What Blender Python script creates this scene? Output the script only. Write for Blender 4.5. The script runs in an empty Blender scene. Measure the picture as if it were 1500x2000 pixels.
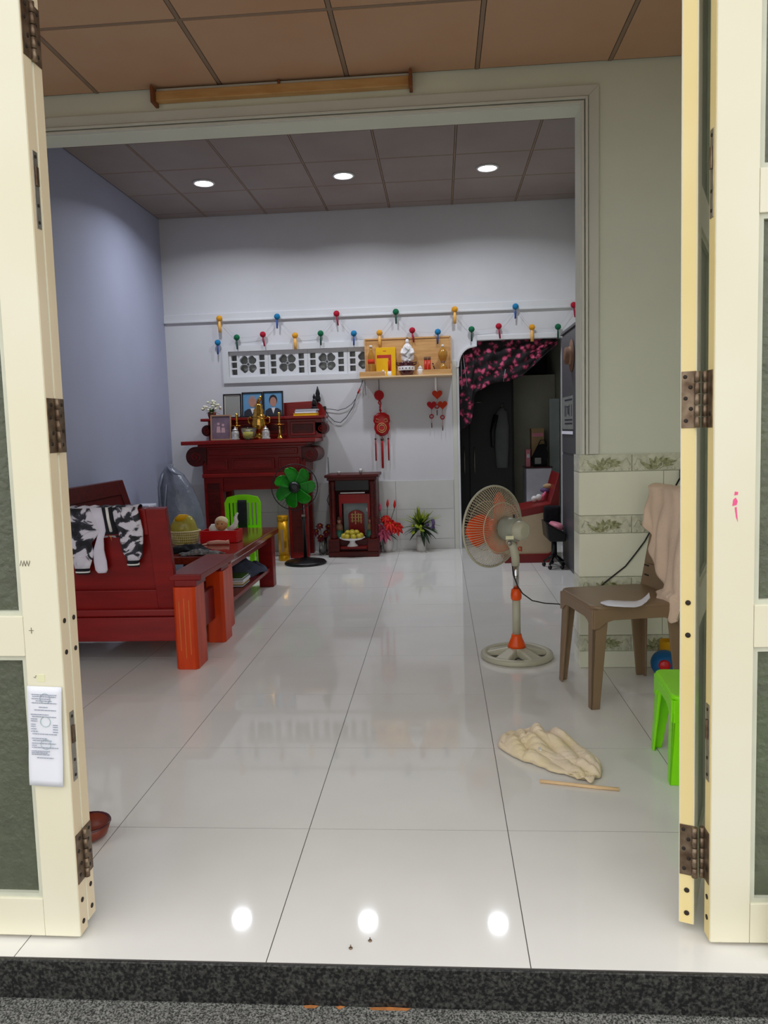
import bpy, bmesh, math, random
from mathutils import Vector, Matrix
random.seed(7)
D = bpy.data
SC = bpy.context.scene
COL = SC.collection
PI = math.pi

# ------------------------------------------------------------------ camera
YAW, PITCH, ROLL = 0.074828, -0.106062, -0.029247
FPX = 1505.35
CAM = Vector((0.42235, -1.61273, 1.20347))
_fw = Vector((-math.sin(YAW) * math.cos(PITCH), math.cos(YAW) * math.cos(PITCH), math.sin(PITCH)))
_r0 = Vector((math.cos(YAW), math.sin(YAW), 0))
_u0 = _r0.cross(_fw)
_r = _r0 * math.cos(ROLL) + _u0 * math.sin(ROLL)
_u = -_r0 * math.sin(ROLL) + _u0 * math.cos(ROLL)
cd = D.cameras.new('camera')
cam = D.objects.new('camera', cd)
COL.objects.link(cam)
cam.matrix_world = Matrix(((_r.x, _u.x, -_fw.x, CAM.x), (_r.y, _u.y, -_fw.y, CAM.y), (_r.z, _u.z, -_fw.z, CAM.z), (0, 0, 0, 1)))
cd.sensor_fit = 'VERTICAL'
cd.sensor_height = 36
cd.sensor_width = 27
cd.lens = FPX * 36 / 2000
cd.clip_start = 0.05
SC.camera = cam

# ------------------------------------------------------------------ world, lamps, exposure
WORLD_STRENGTH = 1.55
LAMP_EMISSION = 14.0
LAMP_POWER = 13.0
LAMP_SPREAD = 2.6
W = D.worlds.new('sky')
SC.world = W
W.use_nodes = True
_bg = W.node_tree.nodes['Background']
_bg.inputs[0].default_value = (1.0, 0.995, 0.975, 1)
_bg.inputs[1].default_value = WORLD_STRENGTH
SC.view_settings.view_transform = 'Standard'
SC.view_settings.look = 'None'
SC.view_settings.exposure = 0.0
SC.view_settings.gamma = 1.0
SC.view_settings.use_curve_mapping = False

# ------------------------------------------------------------------ materials
def lin(c):
    o = []
    for x in c[:3]:
        x = x / 255.0
        o.append(x / 12.92 if x <= 0.04045 else ((x + 0.055) / 1.055) ** 2.4)
    return o

def M(name, rgb, rough=0.5, metal=0.0, var=0.08, scale=8.0, col2=None, bump=0.0, bscale=80.0, trans=0.0, ior=1.45,
      spec=0.5, coat=0.0, alpha=1.0, emit=0.0, stretch=(1, 1, 1), pos=False, contrast=None, sheen=0.0, detail=3.0):
    m = D.materials.new(name)
    m.use_nodes = True
    nt = m.node_tree
    b = nt.nodes['Principled BSDF']
    c = lin(rgb)
    a1 = [max(0, x * (1 - var)) for x in c] + [1]
    a2 = (lin(col2) if col2 else [min(1, x * (1 + var)) for x in c]) + [1]
    if pos:
        tc = nt.nodes.new('ShaderNodeNewGeometry'); out = tc.outputs['Position']
    else:
        tc = nt.nodes.new('ShaderNodeTexCoord'); out = tc.outputs['Object']
    mp = nt.nodes.new('ShaderNodeMapping')
    mp.inputs['Scale'].default_value = stretch
    nt.links.new(out, mp.inputs[0])
    nz = nt.nodes.new('ShaderNodeTexNoise')
    nz.inputs['Scale'].default_value = scale
    nz.inputs['Detail'].default_value = detail
    nt.links.new(mp.outputs[0], nz.inputs['Vector'])
    rp = nt.nodes.new('ShaderNodeValToRGB')
    lo, hi = contrast if contrast else (0.3, 0.7)
    rp.color_ramp.elements[0].position = lo
    rp.color_ramp.elements[1].position = hi
    rp.color_ramp.elements[0].color = a1
    rp.color_ramp.elements[1].color = a2
    nt.links.new(nz.outputs[0], rp.inputs[0])
    nt.links.new(rp.outputs[0], b.inputs['Base Color'])
    b.inputs['Roughness'].default_value = rough
    b.inputs['Metallic'].default_value = metal
    b.inputs['IOR'].default_value = ior
    b.inputs['Specular IOR Level'].default_value = spec
    b.inputs['Transmission Weight'].default_value = trans
    b.inputs['Coat Weight'].default_value = coat
    b.inputs['Coat Roughness'].default_value = 0.08
    b.inputs['Alpha'].default_value = alpha
    if sheen:
        b.inputs['Sheen Weight'].default_value = sheen
    if emit:
        b.inputs['Emission Color'].default_value = c + [1]
        b.inputs['Emission Strength'].default_value = emit
    if bump:
        n2 = nt.nodes.new('ShaderNodeTexNoise')
        n2.inputs['Scale'].default_value = bscale
        n2.inputs['Detail'].default_value = 4
        nt.links.new(mp.outputs[0], n2.inputs['Vector'])
        bp = nt.nodes.new('ShaderNodeBump')
        bp.inputs['Strength'].default_value = bump
        bp.inputs['Distance'].default_value = 0.01
        nt.links.new(n2.outputs[0], bp.inputs['Height'])
        nt.links.new(bp.outputs[0], b.inputs['Normal'])
    return m

def spots(name, base, cols, scale=30.0, rough=0.8, thr=(0.0, 0.3, 0.5, 0.7), stretch=(1, 1, 1), vor=True):
    """blotchy print: voronoi cells coloured from a constant ramp"""
    m = D.materials.new(name)
    m.use_nodes = True
    nt = m.node_tree
    b = nt.nodes['Principled BSDF']
    tc = nt.nodes.new('ShaderNodeTexCoord')
    mp = nt.nodes.new('ShaderNodeMapping')
    mp.inputs['Scale'].default_value = stretch
    nt.links.new(tc.outputs['Object'], mp.inputs[0])
    nz = nt.nodes.new('ShaderNodeTexNoise')
    nz.inputs['Scale'].default_value = scale
    nz.inputs['Detail'].default_value = 5
    nz.inputs['Distortion'].default_value = 1.2
    nt.links.new(mp.outputs[0], nz.inputs['Vector'])
    src = nz.outputs[0]
    if vor:
        vo = nt.nodes.new('ShaderNodeTexVoronoi')
        vo.inputs['Scale'].default_value = scale
        nt.links.new(mp.outputs[0], vo.inputs['Vector'])
        mx = nt.nodes.new('ShaderNodeMath'); mx.operation = 'MULTIPLY_ADD'
        nt.links.new(vo.outputs['Distance'], mx.inputs[0])
        mx.inputs[1].default_value = 0.8
        mm = nt.nodes.new('ShaderNodeMath'); mm.operation = 'MULTIPLY'
        mm.inputs[1].default_value = 1.0
        nt.links.new(nz.outputs[0], mm.inputs[0])
        nt.links.new(mm.outputs[0], mx.inputs[2])
        src = mx.outputs[0]
    rp = nt.nodes.new('ShaderNodeValToRGB')
    el = rp.color_ramp.elements
    rp.color_ramp.interpolation = 'LINEAR'
    allc = [base] + cols
    while len(el) < len(allc):
        el.new(0.5)
    for e, t, c in zip(el, thr, allc):
        e.position = t
        e.color = lin(c) + [1]
    nt.links.new(src, rp.inputs[0])
    nt.links.new(rp.outputs[0], b.inputs['Base Color'])
    b.inputs['Roughness'].default_value = rough
    return m

mt = {}
mt['floor'] = M('floor_tile_glaze', (234, 232, 228), 0.045, var=0.03, scale=3.0, pos=True, spec=0.45)
mt['grout'] = M('grout', (84, 80, 78), 0.8, pos=True)
mt['paint'] = M('white_wall_paint', (216, 216, 220), 0.65, var=0.05, scale=1.6, pos=True, bump=0.05, bscale=25)
mt['paint_left'] = M('lavender_white_paint', (168, 172, 196), 0.6, var=0.05, scale=1.3, pos=True, bump=0.05, bscale=25)
mt['paint_cream'] = M('pale_green_cream_paint', (226, 229, 213), 0.6, var=0.05, scale=1.8, pos=True, bump=0.06, bscale=22)
mt['trim'] = M('trim_paint', (214, 214, 204), 0.5, var=0.04, scale=3, pos=True)
mt['trim_white'] = M('trim_white_paint', (220, 221, 224), 0.45, var=0.03, scale=3, pos=True)
mt['ceil_front'] = M('brown_tinted_ceiling_board', (212, 174, 142), 0.85, var=0.10, scale=2.2, col2=(198, 156, 124), pos=True)  # beige board with the brown of reflected light mixed into its colour
mt['ceil_back'] = M('dusty_ceiling_board', (164, 152, 146), 0.85, var=0.08, scale=1.8, col2=(150, 136, 130), pos=True)
mt['ceil_grid'] = M('ceiling_grid_bar', (150, 126, 106), 0.7, pos=True)
mt['joint'] = M('ceiling_joint', (60, 45, 38), 0.9, pos=True)
mt['tile_plain'] = M('cream_wall_tile', (238, 239, 218), 0.16, var=0.03, scale=2.5, pos=True)
mt['tile_border'] = M('border_tile_glaze', (206, 208, 186), 0.2, var=0.10, scale=35, col2=(226, 227, 204), pos=True)
mt['leaf_relief'] = M('olive_leaf_relief', (122, 128, 72), 0.25, var=0.35, scale=60, col2=(196, 198, 160), pos=True)
mt['tile_back'] = M('grey_white_wall_tile', (206, 206, 204), 0.14, var=0.04, scale=3.5, pos=True)
mt['granite'] = M('shade_dark_granite', (34, 34, 36), 0.35, var=0.5, scale=140, col2=(84, 84, 80), pos=True, contrast=(0.42, 0.78), detail=6)  # granite blackened for the shade on the risers; speckle is its own
mt['granite_grey'] = M('grey_speckled_granite', (66, 66, 66), 0.6, var=0.6, scale=260, col2=(150, 150, 145), pos=True, contrast=(0.4, 0.65), detail=6)
mt['ground'] = M('yard_concrete', (150, 146, 138), 0.9, var=0.1, scale=3, pos=True)
mt['door'] = M('cream_door_enamel', (232, 226, 200), 0.32, var=0.03, scale=2.2, col2=(234, 230, 210), pos=True, coat=0.2)
mt['door_edge'] = M('yellowed_door_edge', (238, 216, 150), 0.4, var=0.06, scale=3.0, col2=(240, 222, 166), pos=True)
mt['door_glass'] = M('patterned_door_glass', (150, 158, 136), 0.35, var=0.08, scale=40, bump=0.5, bscale=70, trans=0.75, spec=0.6)
mt['door_edge_left'] = M('pinkish_door_edge', (232, 212, 178), 0.4, var=0.05, scale=3.0, col2=(236, 220, 192), pos=True)
mt['cement'] = M('orange_cement_stain', (176, 112, 60), 0.9, var=0.2, scale=60)
mt['bead'] = M('glazing_bead', (206, 208, 190), 0.35)
mt['hinge'] = M('rusty_hinge_steel', (112, 88, 70), 0.42, metal=0.75, var=0.3, scale=30, col2=(150, 132, 112))
mt['steel'] = M('worn_steel', (170, 165, 158), 0.3, metal=0.9, var=0.15, scale=40)
mt['hole'] = M('dark_screw_head', (48, 40, 36), 0.6, metal=0.3)
mt['wood'] = M('red_lacquered_wood', (122, 18, 19), 0.34, spec=0.3, var=0.12, scale=3, col2=(136, 24, 21), stretch=(1, 1, 7), coat=0.08)
mt['woodx'] = M('red_lacquered_wood_lengthwise', (122, 18, 19), 0.34, spec=0.3, var=0.12, scale=3, col2=(136, 24, 21), stretch=(1, 7, 7), coat=0.08)
mt['wood_lit'] = M('lit_red_lacquered_wood', (206, 60, 14), 0.32, spec=0.3, var=0.2, scale=5, col2=(222, 72, 20), stretch=(4, 4, 0.6), coat=0.08)  # red wood turned orange for the daylight falling on the near legs
mt['wood_dark'] = M('dark_mahogany', (70, 12, 12), 0.4, spec=0.3, var=0.25, scale=5, col2=(90, 18, 14), stretch=(1, 7, 7), coat=0.05)
mt['wood_table'] = M('polished_table_wood', (112, 40, 26), 0.12, var=0.2, scale=4, col2=(134, 54, 34), stretch=(7, 1, 7), coat=0.5)
mt['groove'] = M('pale_inlay_groove', (206, 112, 40), 0.35)
mt['gold'] = M('polished_brass', (206, 158, 74), 0.18, metal=1.0, var=0.12, scale=30)
mt['goldthread'] = M('gilded_stroke', (208, 176, 110), 0.35, metal=0.5)
mt['silver'] = M('silver_porcelain', (190, 186, 184), 0.22, metal=0.3, var=0.12, scale=50)
mt['black'] = M('black_plastic', (18, 18, 22), 0.35, var=0.2)
mt['blackcloth'] = M('black_cloth', (20, 21, 28), 0.9, var=0.3, scale=40, bump=0.3)
mt['navycloth'] = M('grey_blue_cloth', (74, 80, 100), 0.9, var=0.2, scale=20, bump=0.3)
mt['greycloth'] = M('grey_patterned_cloth', (96, 98, 102), 0.9, var=0.5, scale=60, col2=(150, 150, 150), bump=0.4)
mt['green'] = M('lime_green_plastic', (140, 240, 6), 0.3, var=0.04)
mt['fan_green'] = M('green_fan_plastic', (10, 138, 10), 0.3, var=0.1)
mt['taupe'] = M('grey_brown_plastic', (136, 112, 86), 0.38, var=0.04, bump=0.04, bscale=200)
mt['fan_grey'] = M('warm_grey_fan_plastic', (186, 183, 162), 0.35, var=0.04)
mt['fan_wire'] = M('beige_guard_wire', (196, 188, 160), 0.4, var=0.03)
mt['fan_motor'] = M('grey_motor_plastic', (150, 152, 138), 0.4, var=0.06)
mt['orange'] = M('orange_plastic', (236, 84, 12), 0.3, var=0.05)
mt['orange_blade'] = M('orange_fan_blade', (246, 84, 24), 0.35, var=0.05, alpha=1)
mt['chrome'] = M('chrome', (200, 200, 200), 0.08, metal=1.0, var=0.02)
mt['pinkcloth'] = M('beige_pink_cloth', (236, 210, 186), 0.95, var=0.06, scale=8, bump=0.25, bscale=90)
mt['rag'] = M('stained_cream_cotton', (242, 224, 178), 0.95, var=0.12, scale=9, col2=(244, 226, 204), bump=0.3, bscale=120)
mt['white'] = M('white_plastic', (228, 226, 222), 0.4, var=0.03)
mt['paper'] = M('white_paper', (232, 234, 244), 0.8, var=0.02)
mt['ink'] = M('grey_print', (150, 156, 172), 0.8)
mt['stamp'] = M('faint_green_stamp', (172, 196, 196), 0.8)
mt['pencil'] = M('pencil_mark', (130, 124, 108), 0.8)
mt['pinkmark'] = M('pink_crayon', (240, 96, 150), 0.7, var=0.1, scale=60)
mt['tape'] = M('yellow_tape', (226, 226, 186), 0.4)
mt['batten'] = M('yellowed_lamp_batten', (206, 152, 90), 0.5, var=0.15, scale=6, col2=(214, 170, 110), stretch=(1, 4, 4))
mt['batten_end'] = M('brown_lamp_holder', (130, 74, 40), 0.5, var=0.2, scale=20)
mt['cable'] = M('black_cable', (22, 22, 24), 0.5)
mt['redstring'] = M('red_cord', (176, 20, 20), 0.6)
mt['red'] = M('red_lacquer', (176, 16, 22), 0.3, var=0.15, scale=20)
mt['redfelt'] = M('red_velvet', (178, 14, 26), 0.85, var=0.15, scale=30, sheen=0.3)
mt['orangered'] = M('orange_red_felt', (206, 58, 24), 0.85, var=0.15, scale=30)
mt['redbox'] = M('bright_red_box', (196, 14, 22), 0.3, var=0.06)
mt['shelfwood'] = M('light_pine', (212, 158, 98), 0.45, var=0.14, scale=4, col2=(224, 176, 116), stretch=(1, 8, 8))
mt['shelfpale'] = M('pale_pine_edge', (230, 196, 150), 0.4, var=0.08, scale=4, stretch=(1, 8, 8))
mt['yellowbook'] = M('yellow_card', (238, 184, 0), 0.45, var=0.05)
mt['redprint'] = M('red_print', (190, 50, 40), 0.5)
mt['porcelain'] = M('white_porcelain', (236, 232, 232), 0.15, var=0.02, coat=0.4)
mt['maroon'] = M('maroon_glaze', (74, 24, 34), 0.2, coat=0.4)
mt['glass'] = M('clear_glass', (240, 245, 240), 0.03, trans=0.95, var=0.0)
mt['greenglass'] = M('green_glass', (96, 140, 110), 0.08, trans=0.6, var=0.05)
mt['teal'] = M('teal_robe', (70, 140, 120), 0.4)
mt['amber'] = M('amber_liquid', (206, 150, 60), 0.15, trans=0.4)
mt['redcandle'] = M('red_candle_wax', (206, 40, 24), 0.35, trans=0.1)
mt['leaf'] = M('leaf_green', (60, 100, 30), 0.5, var=0.35, scale=20)
mt['leafyellow'] = M('yellow_green_leaf', (160, 178, 50), 0.5, var=0.25, scale=20)
mt['leafdark'] = M('dark_leaf', (34, 60, 26), 0.5, var=0.3, scale=20)
mt['petalwhite'] = M('cream_petal', (232, 232, 206), 0.7, var=0.05)
mt['petalred'] = M('red_petal', (216, 32, 24), 0.6, var=0.15, scale=30)
mt['petalpink'] = M('pink_petal', (226, 104, 140), 0.6, var=0.15, scale=30)
mt['petalmaroon'] = M('dark_red_petal', (110, 24, 36), 0.6, var=0.2, scale=30)
mt['purple'] = M('purple_flower', (92, 70, 116), 0.6, var=0.2)
mt['fruit'] = M('yellow_green_fruit', (186, 168, 50), 0.4, var=0.15, scale=20)
mt['bag'] = M('yellow_plastic_wrap', (206, 196, 86), 0.15, var=0.12, scale=14, trans=0.35, bump=0.6, bscale=22, alpha=0.9)
mt['greybag'] = M('grey_plastic_bag', (136, 142, 158), 0.24, var=0.2, scale=6, trans=0.35, bump=1.0, bscale=14)
mt['basket'] = M('cream_plastic_basket', (222, 212, 164), 0.4)
mt['skin'] = M('doll_skin', (222, 164, 146), 0.5, var=0.05)
mt['skin_tan'] = M('doll_head', (206, 150, 100), 0.5, var=0.12, scale=20)
mt['flesh'] = M('portrait_face_print', (176, 128, 112), 0.6)
mt['skyblue'] = M('portrait_blue_print', (96, 148, 190), 0.5, var=0.1, scale=6)
mt['hairblack'] = M('portrait_hair_print', (30, 28, 32), 0.6)
mt['hairgrey'] = M('portrait_grey_hair_print', (150, 140, 146), 0.6)
mt['suit'] = M('portrait_suit_print', (40, 44, 56), 0.6)
mt['shirt'] = M('portrait_shirt_print', (216, 216, 222), 0.6)
mt['photogrey'] = M('pale_grey_picture', (150, 152, 148), 0.25, var=0.06, scale=5)
mt['photomauve'] = M('mauve_photo_print', (120, 100, 116), 0.4, var=0.2, scale=14)
mt['photopink'] = M('pink_photo_figure', (196, 160, 166), 0.5)
mt['framewood'] = M('beige_picture_frame', (170, 134, 106), 0.4, var=0.1)
mt['frameblack'] = M('black_picture_frame', (22, 20, 24), 0.35)
mt['framewhite'] = M('white_mount', (206, 202, 196), 0.5)
mt['goldtube'] = M('gold_foil_tube', (206, 150, 14), 0.3, metal=0.45, var=0.12, scale=14)
mt['cabinet_grey'] = M('grey_steel_cabinet', (84, 85, 88), 0.45, var=0.06, scale=2, stretch=(1, 1, 0.2))
mt['hat'] = M('brown_straw', (116, 84, 64), 0.8, var=0.15, scale=40)
mt['beigepanel'] = M('beige_upholstery', (206, 186, 154), 0.6, var=0.04)
mt['darkred'] = M('dark_red_vinyl', (126, 26, 26), 0.4, var=0.1)
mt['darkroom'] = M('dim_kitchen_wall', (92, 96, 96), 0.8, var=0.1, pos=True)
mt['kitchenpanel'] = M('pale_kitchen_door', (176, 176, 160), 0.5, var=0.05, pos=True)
mt['nearblack'] = M('near_black_surface', (12, 15, 20), 0.5, var=0.2)  # near-black carries the darkness of the unlit room; rod and sleeve share it
mt['fridge'] = M('white_fridge_enamel', (214, 214, 228), 0.35)
mt['bluegrey'] = M('blue_grey_panel', (170, 184, 186), 0.5)
mt['pink'] = M('pink_plastic', (226, 140, 160), 0.5)
mt['carton'] = M('brown_carton', (176, 148, 110), 0.8, var=0.08)
mt['curtain'] = spots('floral_curtain_print', (206, 84, 122), [(128, 30, 64), (36, 13, 27), (12, 9, 15)], scale=17, thr=(0.66, 0.80, 0.91, 1.0))
mt['jacket'] = spots('black_white_marble_print', (20, 20, 28), [(52, 52, 62), (205, 200, 212), (228, 224, 232)], scale=11, thr=(0.40, 0.50, 0.54, 0.8), vor=False)
mt['jacketwhite'] = M('white_jersey', (214, 208, 224), 0.85, var=0.05, bump=0.2)
mt['ballblue'] = M('blue_ball', (14, 88, 140), 0.4)
mt['yellow'] = M('yellow_plastic', (226, 168, 10), 0.4)
mt['brownbowl'] = M('brown_lacquer_bowl', (120, 52, 36), 0.3, var=0.2, scale=20)
mt['lamp'] = M('downlight_diffuser', (244, 246, 255), 0.5, emit=LAMP_EMISSION)
mt['lampring'] = M('downlight_ring', (226, 226, 226), 0.4)
mt['garland'] = {k: M('pompom_' + k, c, 0.8, var=0.15, scale=60) for k, c in
                 dict(yellow=(226, 158, 30), blue=(20, 122, 174), red=(176, 10, 44), green=(4, 104, 66)).items()}
mt['tassel'] = {k: M('tassel_' + k, c, 0.6, var=0.1, scale=60) for k, c in
                dict(yellow=(248, 188, 100), blue=(40, 84, 170), red=(170, 20, 60), green=(24, 74, 60)).items()}
mt['thread'] = M('silver_thread', (190, 190, 200), 0.4)

# ------------------------------------------------------------------ mesh helpers
class MB:
    def __init__(s):
        s.v = []; s.f = []; s.sm = []
    def add(s, vs, fs, sm=False):
        o = len(s.v)
        s.v += [tuple(v) for v in vs]
        for f in fs:
            s.f.append([i + o for i in f]); s.sm.append(sm)
        return s
    def box(s, x0, x1, y0, y1, z0, z1):
        return s.add([(x0, y0, z0), (x1, y0, z0), (x1, y1, z0), (x0, y1, z0), (x0, y0, z1), (x1, y0, z1), (x1, y1, z1), (x0, y1, z1)],
                     [(0, 3, 2, 1), (4, 5, 6, 7), (0, 1, 5, 4), (1, 2, 6, 5), (2, 3, 7, 6), (3, 0, 4, 7)])
    def hexa(s, p):
        return s.add(p, [(0, 3, 2, 1), (4, 5, 6, 7), (0, 1, 5, 4), (1, 2, 6, 5), (2, 3, 7, 6), (3, 0, 4, 7)])
    def prism(s, poly, a, b, ax='y', sm=False):
        n = len(poly)
        def P(q, t):
            return {'y': (q[0], t, q[1]), 'z': (q[0], q[1], t), 'x': (t, q[0], q[1])}[ax]
        vs = [P(q, a) for q in poly] + [P(q, b) for q in poly]
        s.add(vs, [tuple(range(n)), tuple(range(2 * n - 1, n - 1, -1))])
        o = len(s.v) - 2 * n
        for i in range(n):
            j = (i + 1) % n
            s.f.append([o + i, o + j, o + n + j, o + n + i]); s.sm.append(sm)
        return s
    def lathe(s, prof, c=(0, 0, 0), n=20, ax=(0, 0, 1), sm=True, cap=True):
        ax = Vector(ax).normalized()
        e1 = ax.orthogonal().normalized(); e2 = ax.cross(e1)
        c = Vector(c); vs = []
        for r, z in prof:
            for k in range(n):
                t = 2 * PI * k / n
                vs.append(c + ax * z + (e1 * math.cos(t) + e2 * math.sin(t)) * max(r, 1e-5))
        fs = []
        for i in range(len(prof) - 1):
            for k in range(n):
                k2 = (k + 1) % n
                fs.append((i * n + k, i * n + k2, (i + 1) * n + k2, (i + 1) * n + k))
        s.add(vs, fs, sm)
        o = len(s.v) - len(vs)
        for ring in (0, len(prof) - 1):
            if cap and prof[ring][0] > 1e-4:
                s.f.append([o + ring * n + k for k in range(n)]); s.sm.append(False)
        return s
    def tube(s, pts, r, n=8, closed=False, sm=True):
        pts = [Vector(p) for p in pts]; m = len(pts); vs = []
        up = None
        for i, p in enumerate(pts):
            if closed:
                t = pts[(i + 1) % m] - pts[i - 1]
            else:
                t = pts[min(i + 1, m - 1)] - pts[max(i - 1, 0)]
            t.normalize()
            if up is None:
                up = t.orthogonal().normalized()
            else:
                up = up - t * up.dot(t)
                if up.length < 1e-6: up = t.orthogonal()
                up.normalize()
            w = t.cross(up)
            rr = r[i] if isinstance(r, (list, tuple)) else r
            for k in range(n):
                a = 2 * PI * k / n
                vs.append(p + (up * math.cos(a) + w * math.sin(a)) * rr)
        fs = []
        for i in range(m if closed else m - 1):
            i2 = (i + 1) % m
            for k in range(n):
                k2 = (k + 1) % n
                fs.append((i * n + k, i * n + k2, i2 * n + k2, i2 * n + k))
        s.add(vs, fs, sm)
        if not closed:
            o = len(s.v) - len(vs)
            s.f.append([o + k for k in range(n)]); s.sm.append(False)
            s.f.append([o + (m - 1) * n + k for k in range(n)]); s.sm.append(False)
        return s
    def loft(s, rings, n=14, sm=True):
        """rings: (centre, a, b) ellipses spanned by vectors a and b, capped"""
        vs = []
        for c, a, b in rings:
            c = Vector(c); a = Vector(a); b = Vector(b)
            for k in range(n):
                t = 2 * PI * k / n
                vs.append(c + a * math.cos(t) + b * math.sin(t))
        fs = []
        for i in range(len(rings) - 1):
            for k in range(n):
                k2 = (k + 1) % n
                fs.append((i * n + k, i * n + k2, (i + 1) * n + k2, (i + 1) * n + k))
        s.add(vs, fs, sm)
        o = len(s.v) - len(vs)
        for ring in (0, len(rings) - 1):
            s.f.append([o + ring * n + k for k in range(n)]); s.sm.append(False)
        return s
    def ball(s, c, r, nu=14, nv=9):
        if not isinstance(r, (tuple, list)): r = (r, r, r)
        vs = [(c[0], c[1], c[2] - r[2])]
        for i in range(1, nv):
            ph = -PI / 2 + PI * i / nv
            for k in range(nu):
                t = 2 * PI * k / nu
                vs.append((c[0] + r[0] * math.cos(ph) * math.cos(t), c[1] + r[1] * math.cos(ph) * math.sin(t), c[2] + r[2] * math.sin(ph)))
        vs.append((c[0], c[1], c[2] + r[2]))
        fs = []
        for k in range(nu):
            k2 = (k + 1) % nu
            fs.append((0, 1 + k2, 1 + k))
            fs.append((len(vs) - 1, 1 + (nv - 2) * nu + k, 1 + (nv - 2) * nu + k2))
            for i in range(nv - 2):
                fs.append((1 + i * nu + k, 1 + i * nu + k2, 1 + (i + 1) * nu + k2, 1 + (i + 1) * nu + k))
        return s.add(vs, fs, True)
    def grid(s, fn, nu, nv, sm=True):
        vs = [fn(i / nu, j / nv) for j in range(nv + 1) for i in range(nu + 1)]
        fs = [(j * (nu + 1) + i, j * (nu + 1) + i + 1, (j + 1) * (nu + 1) + i + 1, (j + 1) * (nu + 1) + i) for j in range(nv) for i in range(nu)]
        return s.add(vs, fs, sm)
    def leaf(s, base, d, up, L, wd, bend=0.3, n=5):
        """one thin bent leaf with thickness"""
        base = Vector(base); d = Vector(d).normalized(); up = Vector(up)
        side = d.cross(up)
        if side.length < 1e-4: side = d.orthogonal()
        side.normalize(); nrm = side.cross(d)
        top = []; bot = []
        for i in range(n + 1):
            t = i / n
            c = base + d * L * t - Vector((0, 0, 1)) * bend * L * t * t
            w = wd * math.sin(PI * min(0.97, t * 0.92 + 0.06))
            top.append((c - side * w, c + nrm * wd * 0.12, c + side * w))
        vs = [p for tri in top for p in tri]
        fs = []
        for i in range(n):
            a = i * 3; b = a + 3
            fs += [(a, a + 1, b + 1, b), (a + 1, a + 2, b + 2, b + 1), (a, b, b + 2, a + 2)]
        return s.add(vs, fs, True)
    def build(s, name, mat, parent=None, bevel=0.0, seg=2, solid=0.0, sub=0, local=False, origin=None, recalc=True):
        me = D.meshes.new(name)
        if parent is not None and not local:
            o0 = WLOC.get(parent.name, Vector((0, 0, 0)))
        elif origin is not None:
            o0 = Vector(origin)
        else:
            o0 = Vector((0, 0, 0))
        me.from_pydata([(v[0] - o0.x, v[1] - o0.y, v[2] - o0.z) for v in s.v], [], s.f)
        me.polygons.foreach_set('use_smooth', s.sm)
        if recalc:
            b = bmesh.new(); b.from_mesh(me)
            bmesh.ops.recalc_face_normals(b, faces=b.faces)
            b.to_mesh(me); b.free()
        me.materials.append(mat)
        ob = D.objects.new(name, me)
        COL.objects.link(ob)
        if parent is not None:
            ob.parent = parent
            WLOC[ob.name] = WLOC.get(parent.name, Vector((0, 0, 0)))
        elif origin is not None:
            ob.location = o0
            WLOC[ob.name] = o0.copy()
        else:
            WLOC[ob.name] = Vector((0, 0, 0))
        if bevel:
            md = ob.modifiers.new('bevel', 'BEVEL')
            md.width = bevel; md.segments = seg; md.limit_method = 'ANGLE'; md.angle_limit = 0.6
            md.harden_normals = False
        if solid:
            md = ob.modifiers.new('solid', 'SOLIDIFY')
            md.thickness = solid; md.offset = 0
        if sub:
            md = ob.modifiers.new('sub', 'SUBSURF')
            md.levels = sub; md.render_levels = sub
        return ob

WLOC = {}
def tag(o, label=None, cat=None, group=None, kind=None):
    if label: o['label'] = label
    if cat: o['category'] = cat
    if group: o['group'] = group
    if kind: o['kind'] = kind
    return o
def thing(name, label, cat, loc=(0, 0, 0), rotz=0.0, group=None):
    o = D.objects.new(name, None)
    o.empty_display_size = 0.05
    COL.objects.link(o)
    o.location = loc
    o.rotation_euler = (0, 0, rotz)
    WLOC[o.name] = Vector(loc)
    return tag(o, label, cat, group)
def struct(o):
    o['kind'] = 'structure'
    return o
def copy_tree(o, parent=None, loc=None):
    c = o.copy()
    COL.objects.link(c)
    if parent is not None: c.parent = parent
    if loc is not None: c.location = loc
    for ch in o.children:
        copy_tree(ch, c)
    return c
def plate(mb, outer, holes, y0, y1):
    """a slab in the x-z plane with holes, between y0 and y1"""
    cu = D.curves.new('plate', 'CURVE')
    cu.dimensions = '2D'; cu.fill_mode = 'BOTH'; cu.extrude = abs(y1 - y0) / 2
    for poly in [outer] + holes:
        sp = cu.splines.new('POLY')
        sp.points.add(len(poly) - 1)
        for p, q in zip(sp.points, poly):
            p.co = (q[0], q[1], 0, 1)
        sp.use_cyclic_u = True
    ob = D.objects.new('plate', cu)
    COL.objects.link(ob)
    dg = bpy.context.evaluated_depsgraph_get()
    me = D.meshes.new_from_object(ob.evaluated_get(dg))
    ym = (y0 + y1) / 2
    mb.add([(v.co.x, ym - v.co.z, v.co.y) for v in me.vertices], [tuple(p.vertices) for p in me.polygons])
    D.objects.remove(ob); D.curves.remove(cu); D.meshes.remove(me)
    return mb
def circ(cx, cz, r, n=20, rz=None):
    rz = r if rz is None else rz
    return [(cx + r * math.cos(2 * PI * k / n), cz + rz * math.sin(2 * PI * k / n)) for k in range(n)]
def rect(x0, x1, z0, z1):
    return [(x0, z0), (x1, z0), (x1, z1), (x0, z1)]
def lerp(a, b, t): return a + (b - a) * t
def interp(xs, ys, x):
    if x <= xs[0]: return ys[0]
    for i in range(len(xs) - 1):
        if x <= xs[i + 1]:
            return lerp(ys[i], ys[i + 1], (x - xs[i]) / (xs[i + 1] - xs[i]))
    return ys[-1]

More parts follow.
